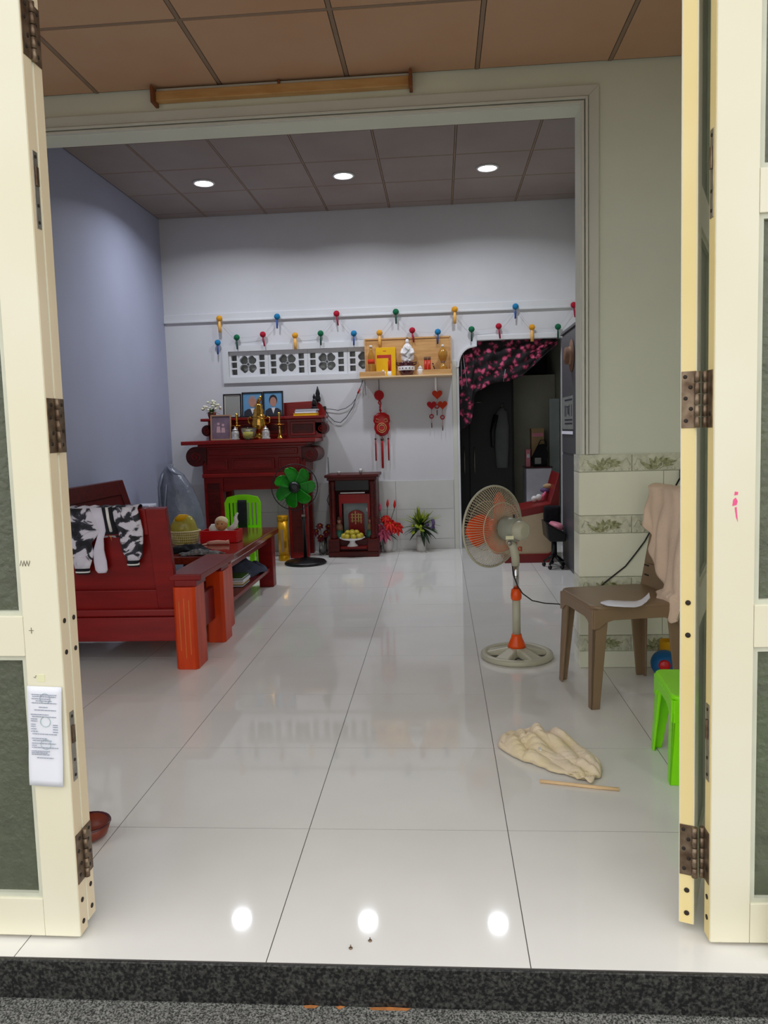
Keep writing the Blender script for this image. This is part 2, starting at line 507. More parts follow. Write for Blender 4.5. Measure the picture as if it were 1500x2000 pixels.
# ================================================================== THE SETTING
XL, XR = -2.30, 1.78            # side walls
YP0, YP1 = 2.18, 2.32           # cross wall with the wide opening
YB = 6.08                       # back wall face
ZF, ZB = 2.85, 3.33             # ceilings: front room, back room
KY = 8.3                        # far wall of the kitchen behind

# ---- floor with its tiles
floor = struct(MB().box(XL - 0.1, XR + 0.2, 0.004, KY + 0.1, -0.30, -0.0007).build('floor', mt['grout']))
tile_mesh = {}
def floor_tile(x0, x1, y0, y1):
    key = (round(x1 - x0, 3), round(y1 - y0, 3))
    g = 0.0012
    if key not in tile_mesh:
        o = MB().box(g, key[0] - g, g, key[1] - g, -0.0032, 0.0).build('floor_tile', mt['floor'], floor, local=True)
        tile_mesh[key] = o
    else:
        src = tile_mesh[key]
        o = src.copy(); COL.objects.link(o)
    o.location = (x0, y0, 0)
xs = [XL] + [-1.8 + 0.6 * k for k in range(6)] + [XR]
ys = [0.006] + [0.6 * k for k in range(1, 14)] + [KY]
for i in range(len(xs) - 1):
    for j in range(len(ys) - 1):
        floor_tile(xs[i], xs[i + 1], ys[j], ys[j + 1])

# ---- doorstep of granite and yard
st = struct(MB().box(-2.9, 2.4, -0.004, 0.0035, -0.098, -0.0005).build('trim_1', mt['granite'], bevel=0.002))
tr = struct(MB().box(-2.9, 2.4, -0.42, 0.003, -0.16, -0.094).build('trim_2', mt['granite_grey'], bevel=0.012, seg=3))
struct(MB().box(-2.9, 2.4, -0.40, 0.003, -0.36, -0.16).build('trim_3', mt['granite'], bevel=0.002))
struct(MB().add([(-25, -30, -0.36), (25, -30, -0.36), (25, 0.5, -0.36), (-25, 0.5, -0.36)], [(0, 1, 2, 3)]).build('floor_yard', mt['ground']))

for a_, b_ in ((0.085, 0.12), (0.16, 0.18), (0.235, 0.33)):
    MB().prism([(a_, -0.008), (a_ + 0.006, -0.015), (b_ - 0.008, -0.014), (b_, -0.007), ((a_ + b_) / 2, -0.005)], -0.0945, -0.0932, 'z').build('cement_stain', mt['cement'], tr)
# ---- walls
wall_left = struct(MB().box(XL - 0.12, XL, 0.16, KY + 0.1, -0.05, 3.6).build('wall_left', mt['paint_left']))
wall_right = struct(MB().box(XR, XR + 0.12, 0.16, KY + 0.1, -0.05, 3.6).build('wall_right', mt['paint_cream']))
wf = MB()
plate(wf, rect(XL - 0.12, XR + 0.12, -0.05, 3.6), [rect(XL + 0.02, XR - 0.02, -0.04, 2.62)], 0.06, 0.18)  # opening widened out of view to bring more daylight into the front room
wall_front = struct(wf.build('wall_front', mt['paint_cream']))
# cross wall: beam and piers around the wide opening
wm = MB()
plate(wm, [(XL, -0.02), (-1.98, -0.02), (-1.98, 2.665), (1.10, 2.665), (1.10, -0.02), (XR, -0.02), (XR, 3.6), (XL, 3.6)], [], YP0, YP1)
wall_mid = struct(wm.build('wall_middle', mt['paint_cream']))
# back wall: doorway and a vent opening
DX0, DX1, DZ = 0.62, 1.62, 2.04
arch = [(DX0, -0.02), (DX0, 1.79)] + [(DX0 + 0.005 + 0.135 * (1 - math.cos(t)), 1.80 + 0.175 * math.sin(t)) for t in [PI / 2 * k / 8 for k in range(9)]] \
    + [(0.80, 1.985), (0.80, DZ), (DX1, DZ), (DX1, -0.02)]
wb = MB()
plate(wb, [(XL, -0.02)] + arch + [(XR, -0.02), (XR, 3.6), (XL, 3.6)], [rect(-1.665, -0.075, 1.768, 2.022)], YB, YB + 0.10)
wall_back = struct(wb.build('wall_back', mt['paint']))
# kitchen shell behind
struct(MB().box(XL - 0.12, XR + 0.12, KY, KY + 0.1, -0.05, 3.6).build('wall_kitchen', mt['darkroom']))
# roof slab over everything, porch roof
struct(MB().box(XL - 0.2, XR + 0.2, 0.06, KY + 0.2, 3.6, 3.7).build('roof_slab', mt['ground']))

# ---- ceilings: boards lie in a grid of bars
def make_ceiling(name, xs, ys, z, mb_board, wline):
    c = struct(MB().box(xs[0], xs[-1], ys[0], ys[-1], z + 0.004, z + 0.03).build(name, mt['joint']))
    cache = {}
    for i in range(len(xs) - 1):
        for j in range(len(ys) - 1):
            w, h = round(xs[i + 1] - xs[i], 3), round(ys[j + 1] - ys[j], 3)
            if (w, h) not in cache:
                g = wline
                o = MB().box(g, w - g, g, h - g, 0.0, 0.0035).build('ceiling_board', mb_board, c, bevel=0.001, seg=1, local=True)
                cache[(w, h)] = o
            else:
                o = cache[(w, h)].copy(); COL.objects.link(o)
            o.location = (xs[i], ys[j], z)
    return c
cf = make_ceiling('ceiling_front', [XL, -1.79, -1.185, -0.58, 0.025, 0.63, 1.235, XR], [0.18, 0.375, 0.98, 1.585, YP0], ZF, mt['ceil_front'], 0.0115)
cb = make_ceiling('ceiling_back', [XL, -1.816, -1.216, -0.616, -0.016, 0.584, 1.184, XR], [YP1, 2.91, 3.51, 4.11, 4.71, 5.31, 5.91, YB], ZB, mt['ceil_back'], 0.0095)
def grid_bars(c, xs, ys, z, w):
    for x in xs[1:-1]:
        MB().box(x - w, x + w, ys[0], ys[-1], z + 0.0005, z + 0.0036).build('grid_bar', mt['ceil_grid'], c)
    for y in ys[1:-1]:
        MB().box(xs[0], xs[-1], y - w, y + w, z + 0.0008, z + 0.0038).build('grid_bar', mt['ceil_grid'], c)
grid_bars(cf, [XL, -1.79, -1.185, -0.58, 0.025, 0.63, 1.235, XR], [0.18, 0.375, 0.98, 1.585, YP0], ZF, 0.0085)
grid_bars(cb, [XL, -1.816, -1.216, -0.616, -0.016, 0.584, 1.184, XR], [YP1, 2.91, 3.51, 4.11, 4.71, 5.31, 5.91, YB], ZB, 0.0055)

# ---- moulded frame around the wide opening
t4 = thing('trim_4', None, None, (1.10, YP0, 1.06)); struct(t4)
yf = YP0
def frame_strip(x_in, x_out, th, name):
    # right upright then the head, mitred at the corner
    z_in, z_out = 2.665 + (x_in - 1.10), 2.665 + (x_out - 1.10)
    MB().hexa([(x_in, yf - th, 1.058), (x_out, yf - th, 1.058), (x_out, yf + 0.002, 1.058), (x_in, yf + 0.002, 1.058),
               (x_in, yf - th, z_in), (x_out, yf - th, z_out), (x_out, yf + 0.002, z_out), (x_in, yf + 0.002, z_in)]).build(name, mt['trim'], t4, bevel=0.002)
    MB().hexa([(-1.98, yf - th, z_in), (x_in, yf - th, z_in), (x_in, yf + 0.002, z_in), (-1.98, yf + 0.002, z_in),
               (-1.98, yf - th, z_out), (x_out, yf - th, z_out), (x_out, yf + 0.002, z_out), (-1.98, yf + 0.002, z_out)]).build(name, mt['trim'], t4, bevel=0.002)
frame_strip(1.136, 1.183, 0.016, 'flat_moulding')
frame_strip(1.120, 1.132, 0.026, 'bead_moulding')
frame_strip(1.102, 1.115, 0.022, 'bead_moulding')

# ---- tiled dado on the pier: plain and leaf border tiles
dado_rows = [(0.0, 0.085, 'p'), (0.085, 0.165, 'b'), (0.165, 0.370, 'p'), (0.370, 0.458, 'b'), (0.458, 0.672, 'p'), (0.672, 0.760, 'b'), (0.760, 0.972, 'p'), (0.972, 1.056, 'b')]
def relief_leaf(mb, cx, cz, ang, L, w, y, th):
    d = (math.cos(ang), math.sin(ang)); nrm = (-d[1], d[0])
    pts = []
    for k in range(9):
        t = k / 8; ww = w * math.sin(PI * t) ** 0.8
        pts.append((cx + d[0] * L * t + nrm[0] * ww + nrm[0] * 0.12 * L * math.sin(PI * t), cz + d[1] * L * t + nrm[1] * ww + nrm[1] * 0.12 * L * math.sin(PI * t)))
    for k in range(7, 0, -1):
        t = k / 8; ww = w * math.sin(PI * t) ** 0.8
        pts.append((cx + d[0] * L * t - nrm[0] * ww + nrm[0] * 0.12 * L * math.sin(PI * t), cz + d[1] * L * t - nrm[1] * ww + nrm[1] * 0.12 * L * math.sin(PI * t)))
    mb.prism(pts, y - th, y, 'y')
def relief_motif(w, h):
    mb = MB(); mb2 = MB()
    cx = w * 0.52
    for k, (a, L, ww) in enumerate([(0.35, 0.09, 0.010), (0.75, 0.07, 0.010), (1.25, 0.06, 0.011), (1.9, 0.06, 0.011), (2.4, 0.07, 0.010), (2.8, 0.105, 0.010), (2.97, 0.085, 0.008), (0.17, 0.07, 0.008)]):
        L = min(L, (h * 0.72) / max(0.2, abs(math.sin(a)))) * 0.95
        relief_leaf(mb, cx, h * 0.18, a, L, ww, -0.003, 0.0035 + 0.0012 * (k % 3))
    for k in range(7):
        mb2.ball((w * (0.08 + 0.14 * k), -0.004, h * 0.12), (0.009, 0.004, 0.006), 8, 5)
    mb2.tube([(cx - 0.012, -0.005, h * 0.3), (cx, -0.006, h * 0.5), (cx + 0.014, -0.006, h * 0.42), (cx + 0.012, -0.006, h * 0.25), (cx, -0.006, h * 0.2)], 0.004, 6)
    mb2.tube([(w * 0.04, -0.004, h * 0.35), (w * 0.1, -0.004, h * 0.75), (w * 0.18, -0.004, h * 0.6)], 0.003, 6)
    mb2.tube([(w * 0.97, -0.004, h * 0.35), (w * 0.9, -0.004, h * 0.75), (w * 0.82, -0.004, h * 0.6)], 0.003, 6)
    mb2.box(0.0, w, -0.004, -0.002, h * 0.93, h * 0.985)
    return mb, mb2
cacheP = {}
def dado_tile(x0, x1, z0, z1, kind):
    key = (round(x1 - x0, 3), round(z1 - z0, 3), kind)
    w, h = key[0], key[1]; g = 0.0011
    if key not in cacheP:
        if kind == 'p':
            o = MB().box(g, w - g, -0.009, 0.0, g, h - g).build('wall_tile', mt['tile_plain'], wall_mid, bevel=0.0012, seg=1, local=True)
        else:
            o = MB().box(g, w - g, -0.011, 0.0, g, h - g).build('border_tile', mt['tile_border'], wall_mid, bevel=0.0015, seg=1, local=True)
            if w > 0.2:
                a, b2 = relief_motif(w, h)
                la = a.build('leaf_relief', mt['leaf_relief'], o, local=True); la.location = (0, -0.008, 0)
                lb = b2.build('scroll_relief', mt['tile_border'], o, local=True); lb.location = (0, -0.008, 0)
        cacheP[key] = o
    else:
        o = copy_tree(cacheP[key])
    o.location = (x0, YP0, z0)
    return o
for z0, z1, k in dado_rows:
    xs_ = [1.09, 1.34, 1.59, XR] if k == 'b' else [1.09, 1.49, XR]
    for a, b in zip(xs_[:-1], xs_[1:]):
        dado_tile(a, b, z0, z1, k)
    o = MB().box(1.09, 1.0995, YP0 + 0.001, YP1 - 0.002, z0 + 0.001, z1 - 0.001).build('border_tile' if k == 'b' else 'wall_tile', mt['tile_border'] if k == 'b' else mt['tile_plain'], wall_mid, bevel=0.001, seg=1)

# ---- tiled dado on the back wall (30 x 60 tiles)
for (z0, z1) in ((0.0, 0.105), (0.105, 0.405), (0.405, 0.695)):
    xx = [XL, -1.83, -1.23, -0.63, -0.03, 0.55]
    for a, b in zip(xx[:-1], xx[1:]):
        MB().box(a + 0.0012, b - 0.0012, YB - 0.009, YB, z0 + 0.0012, z1 - 0.0012).build('wall_tile', mt['tile_back'], wall_back, bevel=0.001, seg=1)

# ---- picture rail on the back wall
t5 = struct(MB().box(XL, XR, YB - 0.018, YB + 0.002, 2.335, 2.40).build('trim_5', mt['trim_white'], bevel=0.003))
MB().box(XL, XR, YB - 0.026, YB + 0.002, 2.318, 2.338).build('lower_lip', mt['trim_white'], t5, bevel=0.004)

# ---- vent window with four pierced blocks
win = thing('window_1', None, None, (-0.87, YB, 1.71)); struct(win)
wfm = MB()
plate(wfm, rect(-1.722, -0.018, 1.712, 2.078), [rect(-1.665, -0.075, 1.768, 2.022)], YB - 0.022, YB + 0.002)
wfm.build('vent_frame', mt['trim_white'], win, bevel=0.003)
def heart(cx, cz, ang, s):
    pts = []
    for k in range(20):
        t = 2 * PI * k / 20
        hx = 16 * math.sin(t) ** 3; hy = 13 * math.cos(t) - 5 * math.cos(2 * t) - 2 * math.cos(3 * t) - math.cos(4 * t)
        hx *= s / 17; hy = (hy + 3) * s / 17
        pts.append((cx + hx * math.cos(ang) - hy * math.sin(ang), cz + hx * math.sin(ang) + hy * math.cos(ang)))
    return pts
def petal(cx, cz, out, s):
    return [(cx + s * (1 - 0.25 * max(0, math.cos(t)) ** 8 + 0.08 * max(0, -math.cos(t)) ** 4) * math.cos(t + out), cz + s * (1 - 0.25 * max(0, math.cos(t)) ** 8 + 0.08 * max(0, -math.cos(t)) ** 4) * math.sin(t + out)) for t in [2 * PI * k / 22 for k in range(22)]]
bw, bh = 0.3975, 0.254
def vent_block():
    holes = []
    for sx in (0.022, bw - 0.094):
        for k in range(3):
            z = 0.026 + k * 0.069
            holes.append(rect(sx, sx + 0.056, z, z + 0.055))
    cx, cz = bw / 2 - 0.008, bh / 2
    for a in (PI / 4, 3 * PI / 4, 5 * PI / 4, 7 * PI / 4):
        holes.append(petal(cx - math.sin(a) * 0.060, cz + math.cos(a) * 0.060, a + PI / 2, 0.044))
    holes.append(circ(cx, cz, 0.016, 14))
    m = MB(); plate(m, rect(0.001, bw - 0.001, 0.001, bh - 0.001), holes, 0.012, 0.06)
    return m
b0 = vent_block().build('vent_block', mt['trim_white'], win, local=True)
for k in range(4):
    o = b0 if k == 0 else b0.copy()
    if k: COL.objects.link(o)
    o.location = (-1.665 + k * bw + 0.87, 0, 1.768 - 1.71)
MB().box(-1.68, -0.06, YB + 0.102, YB + 0.13, 1.75, 2.04).build('vent_shade_board', mt['photogrey'], win)  # added grey board, gives the holes the shade of the dim room behind

# ---- doorway moulding
d5 = thing('door_5', None, None, (1.1, YB, 0)); struct(d5)
inner = arch[1:-2]
def offset_path(w):
    out = []
    for k, p in enumerate(inner):
        if k == 0: out.append((p[0] - w, p[1]))
        elif k == len(inner) - 1: out.append((p[0], p[1] + w))
        else:
            a = Vector((inner[k + 1][0] - inner[k - 1][0], inner[k + 1][1] - inner[k - 1][1])).normalized()
            out.append((p[0] - a.y * w, p[1] + a.x * w))
    return out
op = offset_path(0.022)
MB().prism(inner + op[::-1], YB - 0.03, YB + 0.04, 'y').build('arch_moulding', mt['trim_white'], d5, bevel=0.003)
MB().box(DX0 - 0.022, DX0, YB - 0.022, YB + 0.04, 0.0, 1.80).build('jamb_moulding', mt['trim_white'], d5, bevel=0.003)
MB().box(DX0 - 0.066, DX0 - 0.022, YB - 0.012, YB + 0.002, 0.0, 1.86).build('jamb_moulding', mt['trim'], d5, bevel=0.003)
MB().box(0.80, DX1, YB - 0.03, YB + 0.002, DZ, DZ + 0.05).build('head_moulding', mt['trim_white'], d5, bevel=0.005)

# ================================================================== FOLDING DOORS
def set_matrix(o, loc, tilt, rz):
    o.matrix_world = Matrix.Translation(loc) @ Matrix.Rotation(tilt, 4, 'Y') @ Matrix.Rotation(rz, 4, 'Z')
def door_panel(name, s, Wd, th, loc, tilt, rz=0.0, H=2.56, edge='door_edge'):
    """s: +1 grows to local +x from the free edge, -1 to -x; y 0..th; z 0..H"""
    r = thing(name, None, None, loc); struct(r)
    set_matrix(r, loc, tilt, rz)
    def bx(a, b, y0, y1, z0, z1):
        x0, x1 = sorted((s * a, s * b))
        return MB().box(x0, x1, y0, y1, z0, z1)
    sw = 0.088
    bx(0, sw, 0, th, 0, H).build('stile', mt['door'], r, bevel=0.0025, local=True)
    bx(Wd - sw, Wd, 0, th, 0, H).build('stile', mt['door'], r, bevel=0.0025, local=True)
    bx(-0.0008, 0.004, 0.003, th - 0.003, 0.002, H).build('edge_strip', mt[edge], r, local=True)
    rails = [(0.0, 0.095), (0.695, 0.79), (1.62, 1.71), (H - 0.1, H)]
    for z0, z1 in rails:
        bx(sw + 0.0006, Wd - sw - 0.0006, 0.001, th - 0.001, z0, z1).build('rail', mt['door'], r, bevel=0.0015, local=True)
    for (a, b) in zip(rails[:-1], rails[1:]):
        z0, z1 = a[1], b[0]
        p = bx(sw, Wd - sw, th * 0.45, th * 0.55, z0, z1).build('pane', mt['door_glass'], r, local=True)
        x0, x1 = sorted((s * (sw + 0.0004), s * (Wd - sw - 0.0004)))
        fr = MB(); plate(fr, rect(x0, x1, z0, z1), [rect(x0 + 0.011, x1 - 0.011, z0 + 0.011, z1 - 0.011)], 0.007, th - 0.007)
        fr.build('glazing_bead', mt['bead'], p, local=True)
        n = 2 if z1 - z0 < 0.7 else 3
        zs = {0: (0.235, 0.59), 1: (0.92, 1.3)}.get(rails.index(a), (1.95,))
        for zb in zs:
            bx(sw, Wd - sw, th * 0.62, th - 0.006, zb - 0.011, zb + 0.011).build('glazing_bar', mt['bead'], p, local=True, bevel=0.002)
    return r
def holes_on_edge(r, s, pts, rr=0.006):
    for (y, z) in pts:
        MB().lathe([(rr, 0), (rr, 0.0018), (rr * 0.5, 0.0024)], (s * -0.0008, y, z), 10, (-s, 0, 0)).build('screw_hole', mt['hole'], r, local=True)
def hinge(r, s, y0, y1, yk, z0, z1, holes):
    x0, x1 = sorted((s * -0.0025, s * -0.0006))
    h = MB().box(x0, x1, y0, y1, z0, z1).build('hinge', mt['hinge'], r, bevel=0.001, local=True)
    n = 5; L = (z1 - z0) / n
    for k in range(n):
        MB().lathe([(0.0065, 0.0006), (0.0065, L - 0.0012)], (s * -0.006, yk, z0 + k * L), 12).build('knuckle', mt['hinge'], h, local=True)
    for (y, z) in holes:
        MB().lathe([(0.0045, 0), (0.0045, 0.0012), (0.002, 0.0016)], (s * -0.0024, y, z), 10, (-s, 0, 0)).build('screw', mt['hole'], h, local=True)
TH = 0.041
dz = 0.008
d1 = door_panel('door_1', -1, 0.555, TH, (-0.468, 0.069, dz), 0.0088, edge='door_edge_left')
d2 = door_panel('door_2', -1, 0.555, TH, (-0.468, 0.1135, dz + 0.012), 0.0088, edge='door_edge_left')
for zc in (0.20, 1.235, 2.09):
    hz = [zc - dz - 0.062, zc - dz + 0.062]
    hinge(d1, -1, 0.004, 0.083, 0.0425, hz[0], hz[1], [(0.016, hz[0] + 0.02), (0.024, hz[0] + 0.045), (0.015, hz[0] + 0.08), (0.022, hz[1] - 0.015),
                                                     (0.066, hz[0] + 0.018), (0.072, hz[0] + 0.05), (0.064, hz[0] + 0.085), (0.071, hz[1] - 0.014)])
holes_on_edge(d1, -1, [(0.020, 0.775), (0.020, 0.70), (0.018, 0.085), (0.018, 0.03)])
holes_on_edge(d2, -1, [(0.021, 0.76), (0.021, 0.685), (0.020, 0.085), (0.020, 0.028)])
def lock_plate(r, s, y0, y1, z0, z1):
    x0, x1 = sorted((s * -0.0025, s * -0.0006))
    p = MB().box(x0, x1, y0, y1, z0, z1).build('lock_plate', mt['steel'], r, bevel=0.0008, local=True)
    yc = (y0 + y1) / 2
    for f in (0.08, 0.3, 0.93):
        MB().lathe([(0.004, 0), (0.004, 0.001)], (s * -0.0025, yc, lerp(z0, z1, f)), 8, (-s, 0, 0)).build('screw', mt['hole'], p, local=True)
    MB().box(*sorted((s * -0.006, s * -0.0024)), yc - 0.006, yc + 0.006, lerp(z0, z1, 0.55), lerp(z0, z1, 0.8)).build('latch', mt['hinge'], p, bevel=0.001, local=True)
lock_plate(d1, -1, 0.014, 0.034, 1.66, 1.825)
lock_plate(d1, -1, 0.014, 0.034, 0.385, 0.555)
d3 = door_panel('door_3', 1, 0.52, TH, (1.018, 0.094, dz), -0.0078)
d4 = door_panel('door_4', 1, 0.50, 0.034, (0.9955, 0.1385, dz + 0.012), -0.0078, math.radians(67))
for zc in (0.205, 1.25):
    hz = [zc - dz - 0.062, zc - dz + 0.062]
    hinge(d4, 1, 0.002, 0.032, -0.001, hz[0] - 0.012, hz[1] - 0.012, [(0.022, hz[0] + 0.004), (0.012, hz[0] + 0.03), (0.023, hz[0] + 0.053), (0.013, hz[0] + 0.077), (0.024, hz[0] + 0.1)])
    hinge(d3, 1, 0.008, 0.040, 0.0415, hz[0], hz[1], [(0.02, hz[0] + 0.03)])
holes_on_edge(d4, 1, [(0.016, 0.775), (0.016, 0.70), (0.016, 0.085), (0.016, 0.028)])
holes_on_edge(d3, 1, [(0.02, 0.10), (0.02, 0.05)])
lock_plate(d3, 1, 0.012, 0.032, 1.62, 1.80)
lock_plate(d3, 1, 0.012, 0.032, 0.38, 0.56)
# outer jamb at the far right
struct(MB().box(1.142, 1.20, 0.045, 0.062, 0.0, 0.16).build('trim_6', mt['door'], bevel=0.003))

# pencil marks, tape and crayon on the doors (flat marks)
def flat_strokes(parent, name, mat, strokes, r=0.0011):
    mb = MB()
    for st_ in strokes:
        mb.tube([(x, -0.0004, z) for x, z in st_], r, 5)
    return mb.build(name, mat, parent, local=True)
zx = lambda x, z: (x + 0.468, z - dz)
def zig(cx, cz, n, w, h):
    return [(cx + w * (k / n - 0.5), cz + (h if k % 2 else -h)) for k in range(n + 1)]
ax_, az_ = -0.073, 0.915
flat_strokes(d1, 'pencil_scribble', mt['pencil'], [zig(ax_, az_, 7, 0.024, 0.006), zig(ax_ + 0.003, az_ - 0.002, 5, 0.018, 0.005)], 0.0008)
flat_strokes(d1, 'pencil_cross', mt['pencil'], [[(-0.0745, 0.757), (-0.0635, 0.757)], [(-0.069, 0.764), (-0.0687, 0.750)]], 0.0008)
flat_strokes(d1, 'pencil_tick', mt['pencil'], [[(-0.071, 0.646), (-0.068, 0.644), (-0.065, 0.650)]], 0.0008)
MB().box(-0.063, -0.045, -0.0008, 0.0, 0.635, 0.652).build('tape', mt['tape'], d1, local=True)
pk = MB()
pk.prism([(0.039, 1.010), (0.048, 1.012), (0.050, 1.020), (0.046, 1.028), (0.041, 1.024)], -0.0008, 0.0, 'y')
pk.prism([(0.043, 1.033), (0.050, 1.034), (0.051, 1.040), (0.044, 1.041)], -0.0008, 0.0, 'y')
pk.prism([(0.044, 1.006), (0.047, 0.985), (0.051, 0.975), (0.049, 0.995), (0.048, 1.008)], -0.0006, 0.0, 'y')
pk.build('pink_crayon_mark', mt['pinkmark'], d3, local=True)

# ================================================================== CEILING LAMPS
for x, lab in ((-1.525, 'round white ceiling downlight nearest the lavender left wall'), (-0.335, 'middle round white ceiling downlight of the back room'), (0.86, 'round white ceiling downlight nearest the doorway side')):
    t = thing('downlight', lab, 'downlight', (x, 5.05, ZB), group='ceiling downlights')
    MB().lathe([(0.0755, -0.001), (0.090, -0.001), (0.093, -0.006), (0.088, -0.012), (0.076, -0.013), (0.0755, -0.001)], (0, 0, 0), 28, cap=False).build('ring', mt['lampring'], t, local=True)
    MB().lathe([(0.075, -0.0065), (0.075, -0.004)], (0, 0, 0), 28).build('diffuser', mt['lamp'], t, local=True)
    la = D.lights.new('downlight_glow', 'AREA')
    la.shape = 'DISK'; la.size = 0.14; la.energy = LAMP_POWER; la.spread = LAMP_SPREAD; la.color = (0.89, 0.93, 1.0)
    lo = D.objects.new('downlight_glow', la); COL.objects.link(lo)
    lo.parent = t; lo.location = (0, 0, -0.0145)

# ================================================================== RECEIPT, LAMP BATTEN
rc = thing('receipt', 'long white printed receipt taped to the left cream door', 'receipt', (-0.52, 0.064, 0.39))
rc.rotation_euler = (0, 0.055, 0)
def wavy(u, v):
    return (-0.041 + 0.082 * u, -0.0012 * math.sin(v * 9 + u * 2) - 0.0015, 0.002 + 0.242 * v)
MB().grid(wavy, 6, 16).build('paper', mt['paper'], rc, solid=0.0006, local=True)
ln = MB()
def tl(x0, x1, z, h=0.0022):
    ln.box(x0, x1, -0.0042, -0.0034, z, z + h)
for z, a, b in [(0.224, -0.03, 0.03), (0.2195, -0.028, 0.028), (0.214, -0.03, 0.014), (0.209, -0.02, 0.018), (0.204, -0.03, 0.03), (0.194, -0.013, 0.008), (0.187, -0.024, 0.028), (0.176, -0.033, 0.01), (0.171, -0.03, 0.028),
                (0.165, -0.033, -0.018), (0.160, -0.033, -0.018), (0.152, -0.033, -0.022), (0.147, -0.033, -0.022), (0.141, -0.033, -0.02), (0.135, -0.033, -0.016), (0.129, -0.03, 0.03), (0.118, -0.032, 0.004), (0.113, -0.03, 0.016),
                (0.106, -0.032, 0.026), (0.101, -0.032, -0.02), (0.096, -0.032, 0.032), (0.087, -0.033, 0.012), (0.083, -0.033, 0.006), (0.079, -0.033, 0.01), (0.071, -0.02, 0.02)]:
    x = a
    while x < b:
        w = random.uniform(0.003, 0.009)
        tl(x, min(b, x + w), z, 0.0016); x += w + 0.0013
for z in (0.152, 0.147, 0.141, 0.135): tl(0.02, 0.032, z, 0.0016)
ln.build('printed_lines', mt['ink'], rc, local=True)
for z in (0.216, 0.16, 0.105):
    MB().tube([(0.002 + 0.012 * math.cos(a), -0.0036, z + 0.012 * math.sin(a)) for a in [2 * PI * k / 20 for k in range(20)]], 0.0007, 5, closed=True).build('round_stamp', mt['stamp'], rc, local=True)

bt = thing('lamp_batten', 'empty yellowed fluorescent lamp batten on the beam under the ceiling', 'light fixture', (-0.285, YP0, 2.79))
MB().box(-0.885, 0.315, YP0 - 0.045, YP0 - 0.002, 2.782, 2.826).build('batten', mt['batten'], bt, bevel=0.004)
MB().box(-0.885, 0.315, YP0 - 0.03, YP0 - 0.001, 2.828, 2.842).build('top_flange', mt['trim'], bt, bevel=0.002)
for x in (-0.90, 0.315):
    MB().prism([(x, 2.765), (x + 0.016, 2.765), (x + 0.016, 2.836), (x + 0.010, 2.845), (x + 0.004, 2.845), (x, 2.836)], YP0 - 0.075, YP0 - 0.001, 'y').build('lamp_holder', mt['batten_end'], bt, bevel=0.003)
MB().box(-0.30, -0.288, YP0 - 0.04, YP0 - 0.002, 2.828, 2.846).build('clip', mt['batten_end'], bt)

# ================================================================== NEAR SOFA (its back to the street door)
sf = thing('wooden_sofa', 'red lacquered wooden sofa with its panelled back to the door, jacket over it', 'sofa', (-1.5, 2.5, 0))
def leg_post(x0, x1, y0, y1, z1, mat, c=0.014):
    return MB().prism([(x0 + c, y0), (x1 - c, y0), (x1, y0 + c), (x1, y1 - c), (x1 - c, y1), (x0 + c, y1), (x0, y1 - c), (x0, y0 + c)], 0.0, z1, 'z')
for (x0, x1, y0, y1, z1, mm) in ((-0.963, -0.846, 2.18, 2.36, 0.432, 'wood_lit'), (-0.958, -0.846, 2.69, 2.85, 0.42, 'wood_lit'),
                                (-2.15, -2.035, 2.18, 2.36, 0.432, 'wood'), (-2.15, -2.035, 2.69, 2.85, 0.42, 'wood')):
    lg = leg_post(x0, x1, y0, y1, z1, None).build('leg', mt[mm], sf, bevel=0.003)
    if y0 < 2.3 and x0 > -1:
        for k, (a, b) in enumerate(((0.10, 0.36), (0.06, 0.375), (0.08, 0.365))):
            xc = lerp(x0, x1, (0.28, 0.5, 0.72)[k])
            MB().box(xc - 0.0022, xc + 0.0022, y0 - 0.001, y0 + 0.004, a, b).build('groove', mt['groove'], lg)
for x0, x1 in ((-0.985, -0.815), (-2.17, -2.01)):
    MB().box(x0, x1, 2.20, 2.85, 0.462, 0.497).build('armrest', mt['woodx'], sf, bevel=0.006)
    MB().box(x0 + 0.03, x1 - 0.025, 2.20, 2.36, 0.4315, 0.463).build('arm_block', mt['wood'], sf, bevel=0.003)
    MB().box(x0 + 0.035, x1 - 0.035, 2.69, 2.84, 0.4195, 0.463).build('arm_block', mt['wood'], sf, bevel=0.003)
    MB().prism([(2.36, 0.20), (2.44, 0.145), (2.69, 0.145), (2.69, 0.335), (2.36, 0.335)], x0 + 0.055, x0 + 0.085, 'x').build('side_apron', mt['wood'], sf, bevel=0.003)
MB().box(-2.035, -0.963, 2.205, 2.245, 0.145, 0.272).build('back_rail', mt['woodx'], sf, bevel=0.004)
MB().box(-2.035, -0.963, 2.215, 2.30, 0.272, 0.312).build('back_rail', mt['woodx'], sf, bevel=0.008)
MB().box(-2.035, -0.963, 2.30, 2.86, 0.335, 0.375).build('seat', mt['woodx'], sf, bevel=0.004)
MB().box(-2.035, -0.963, 2.82, 2.85, 0.20, 0.335).build('front_rail', mt['woodx'], sf, bevel=0.004)
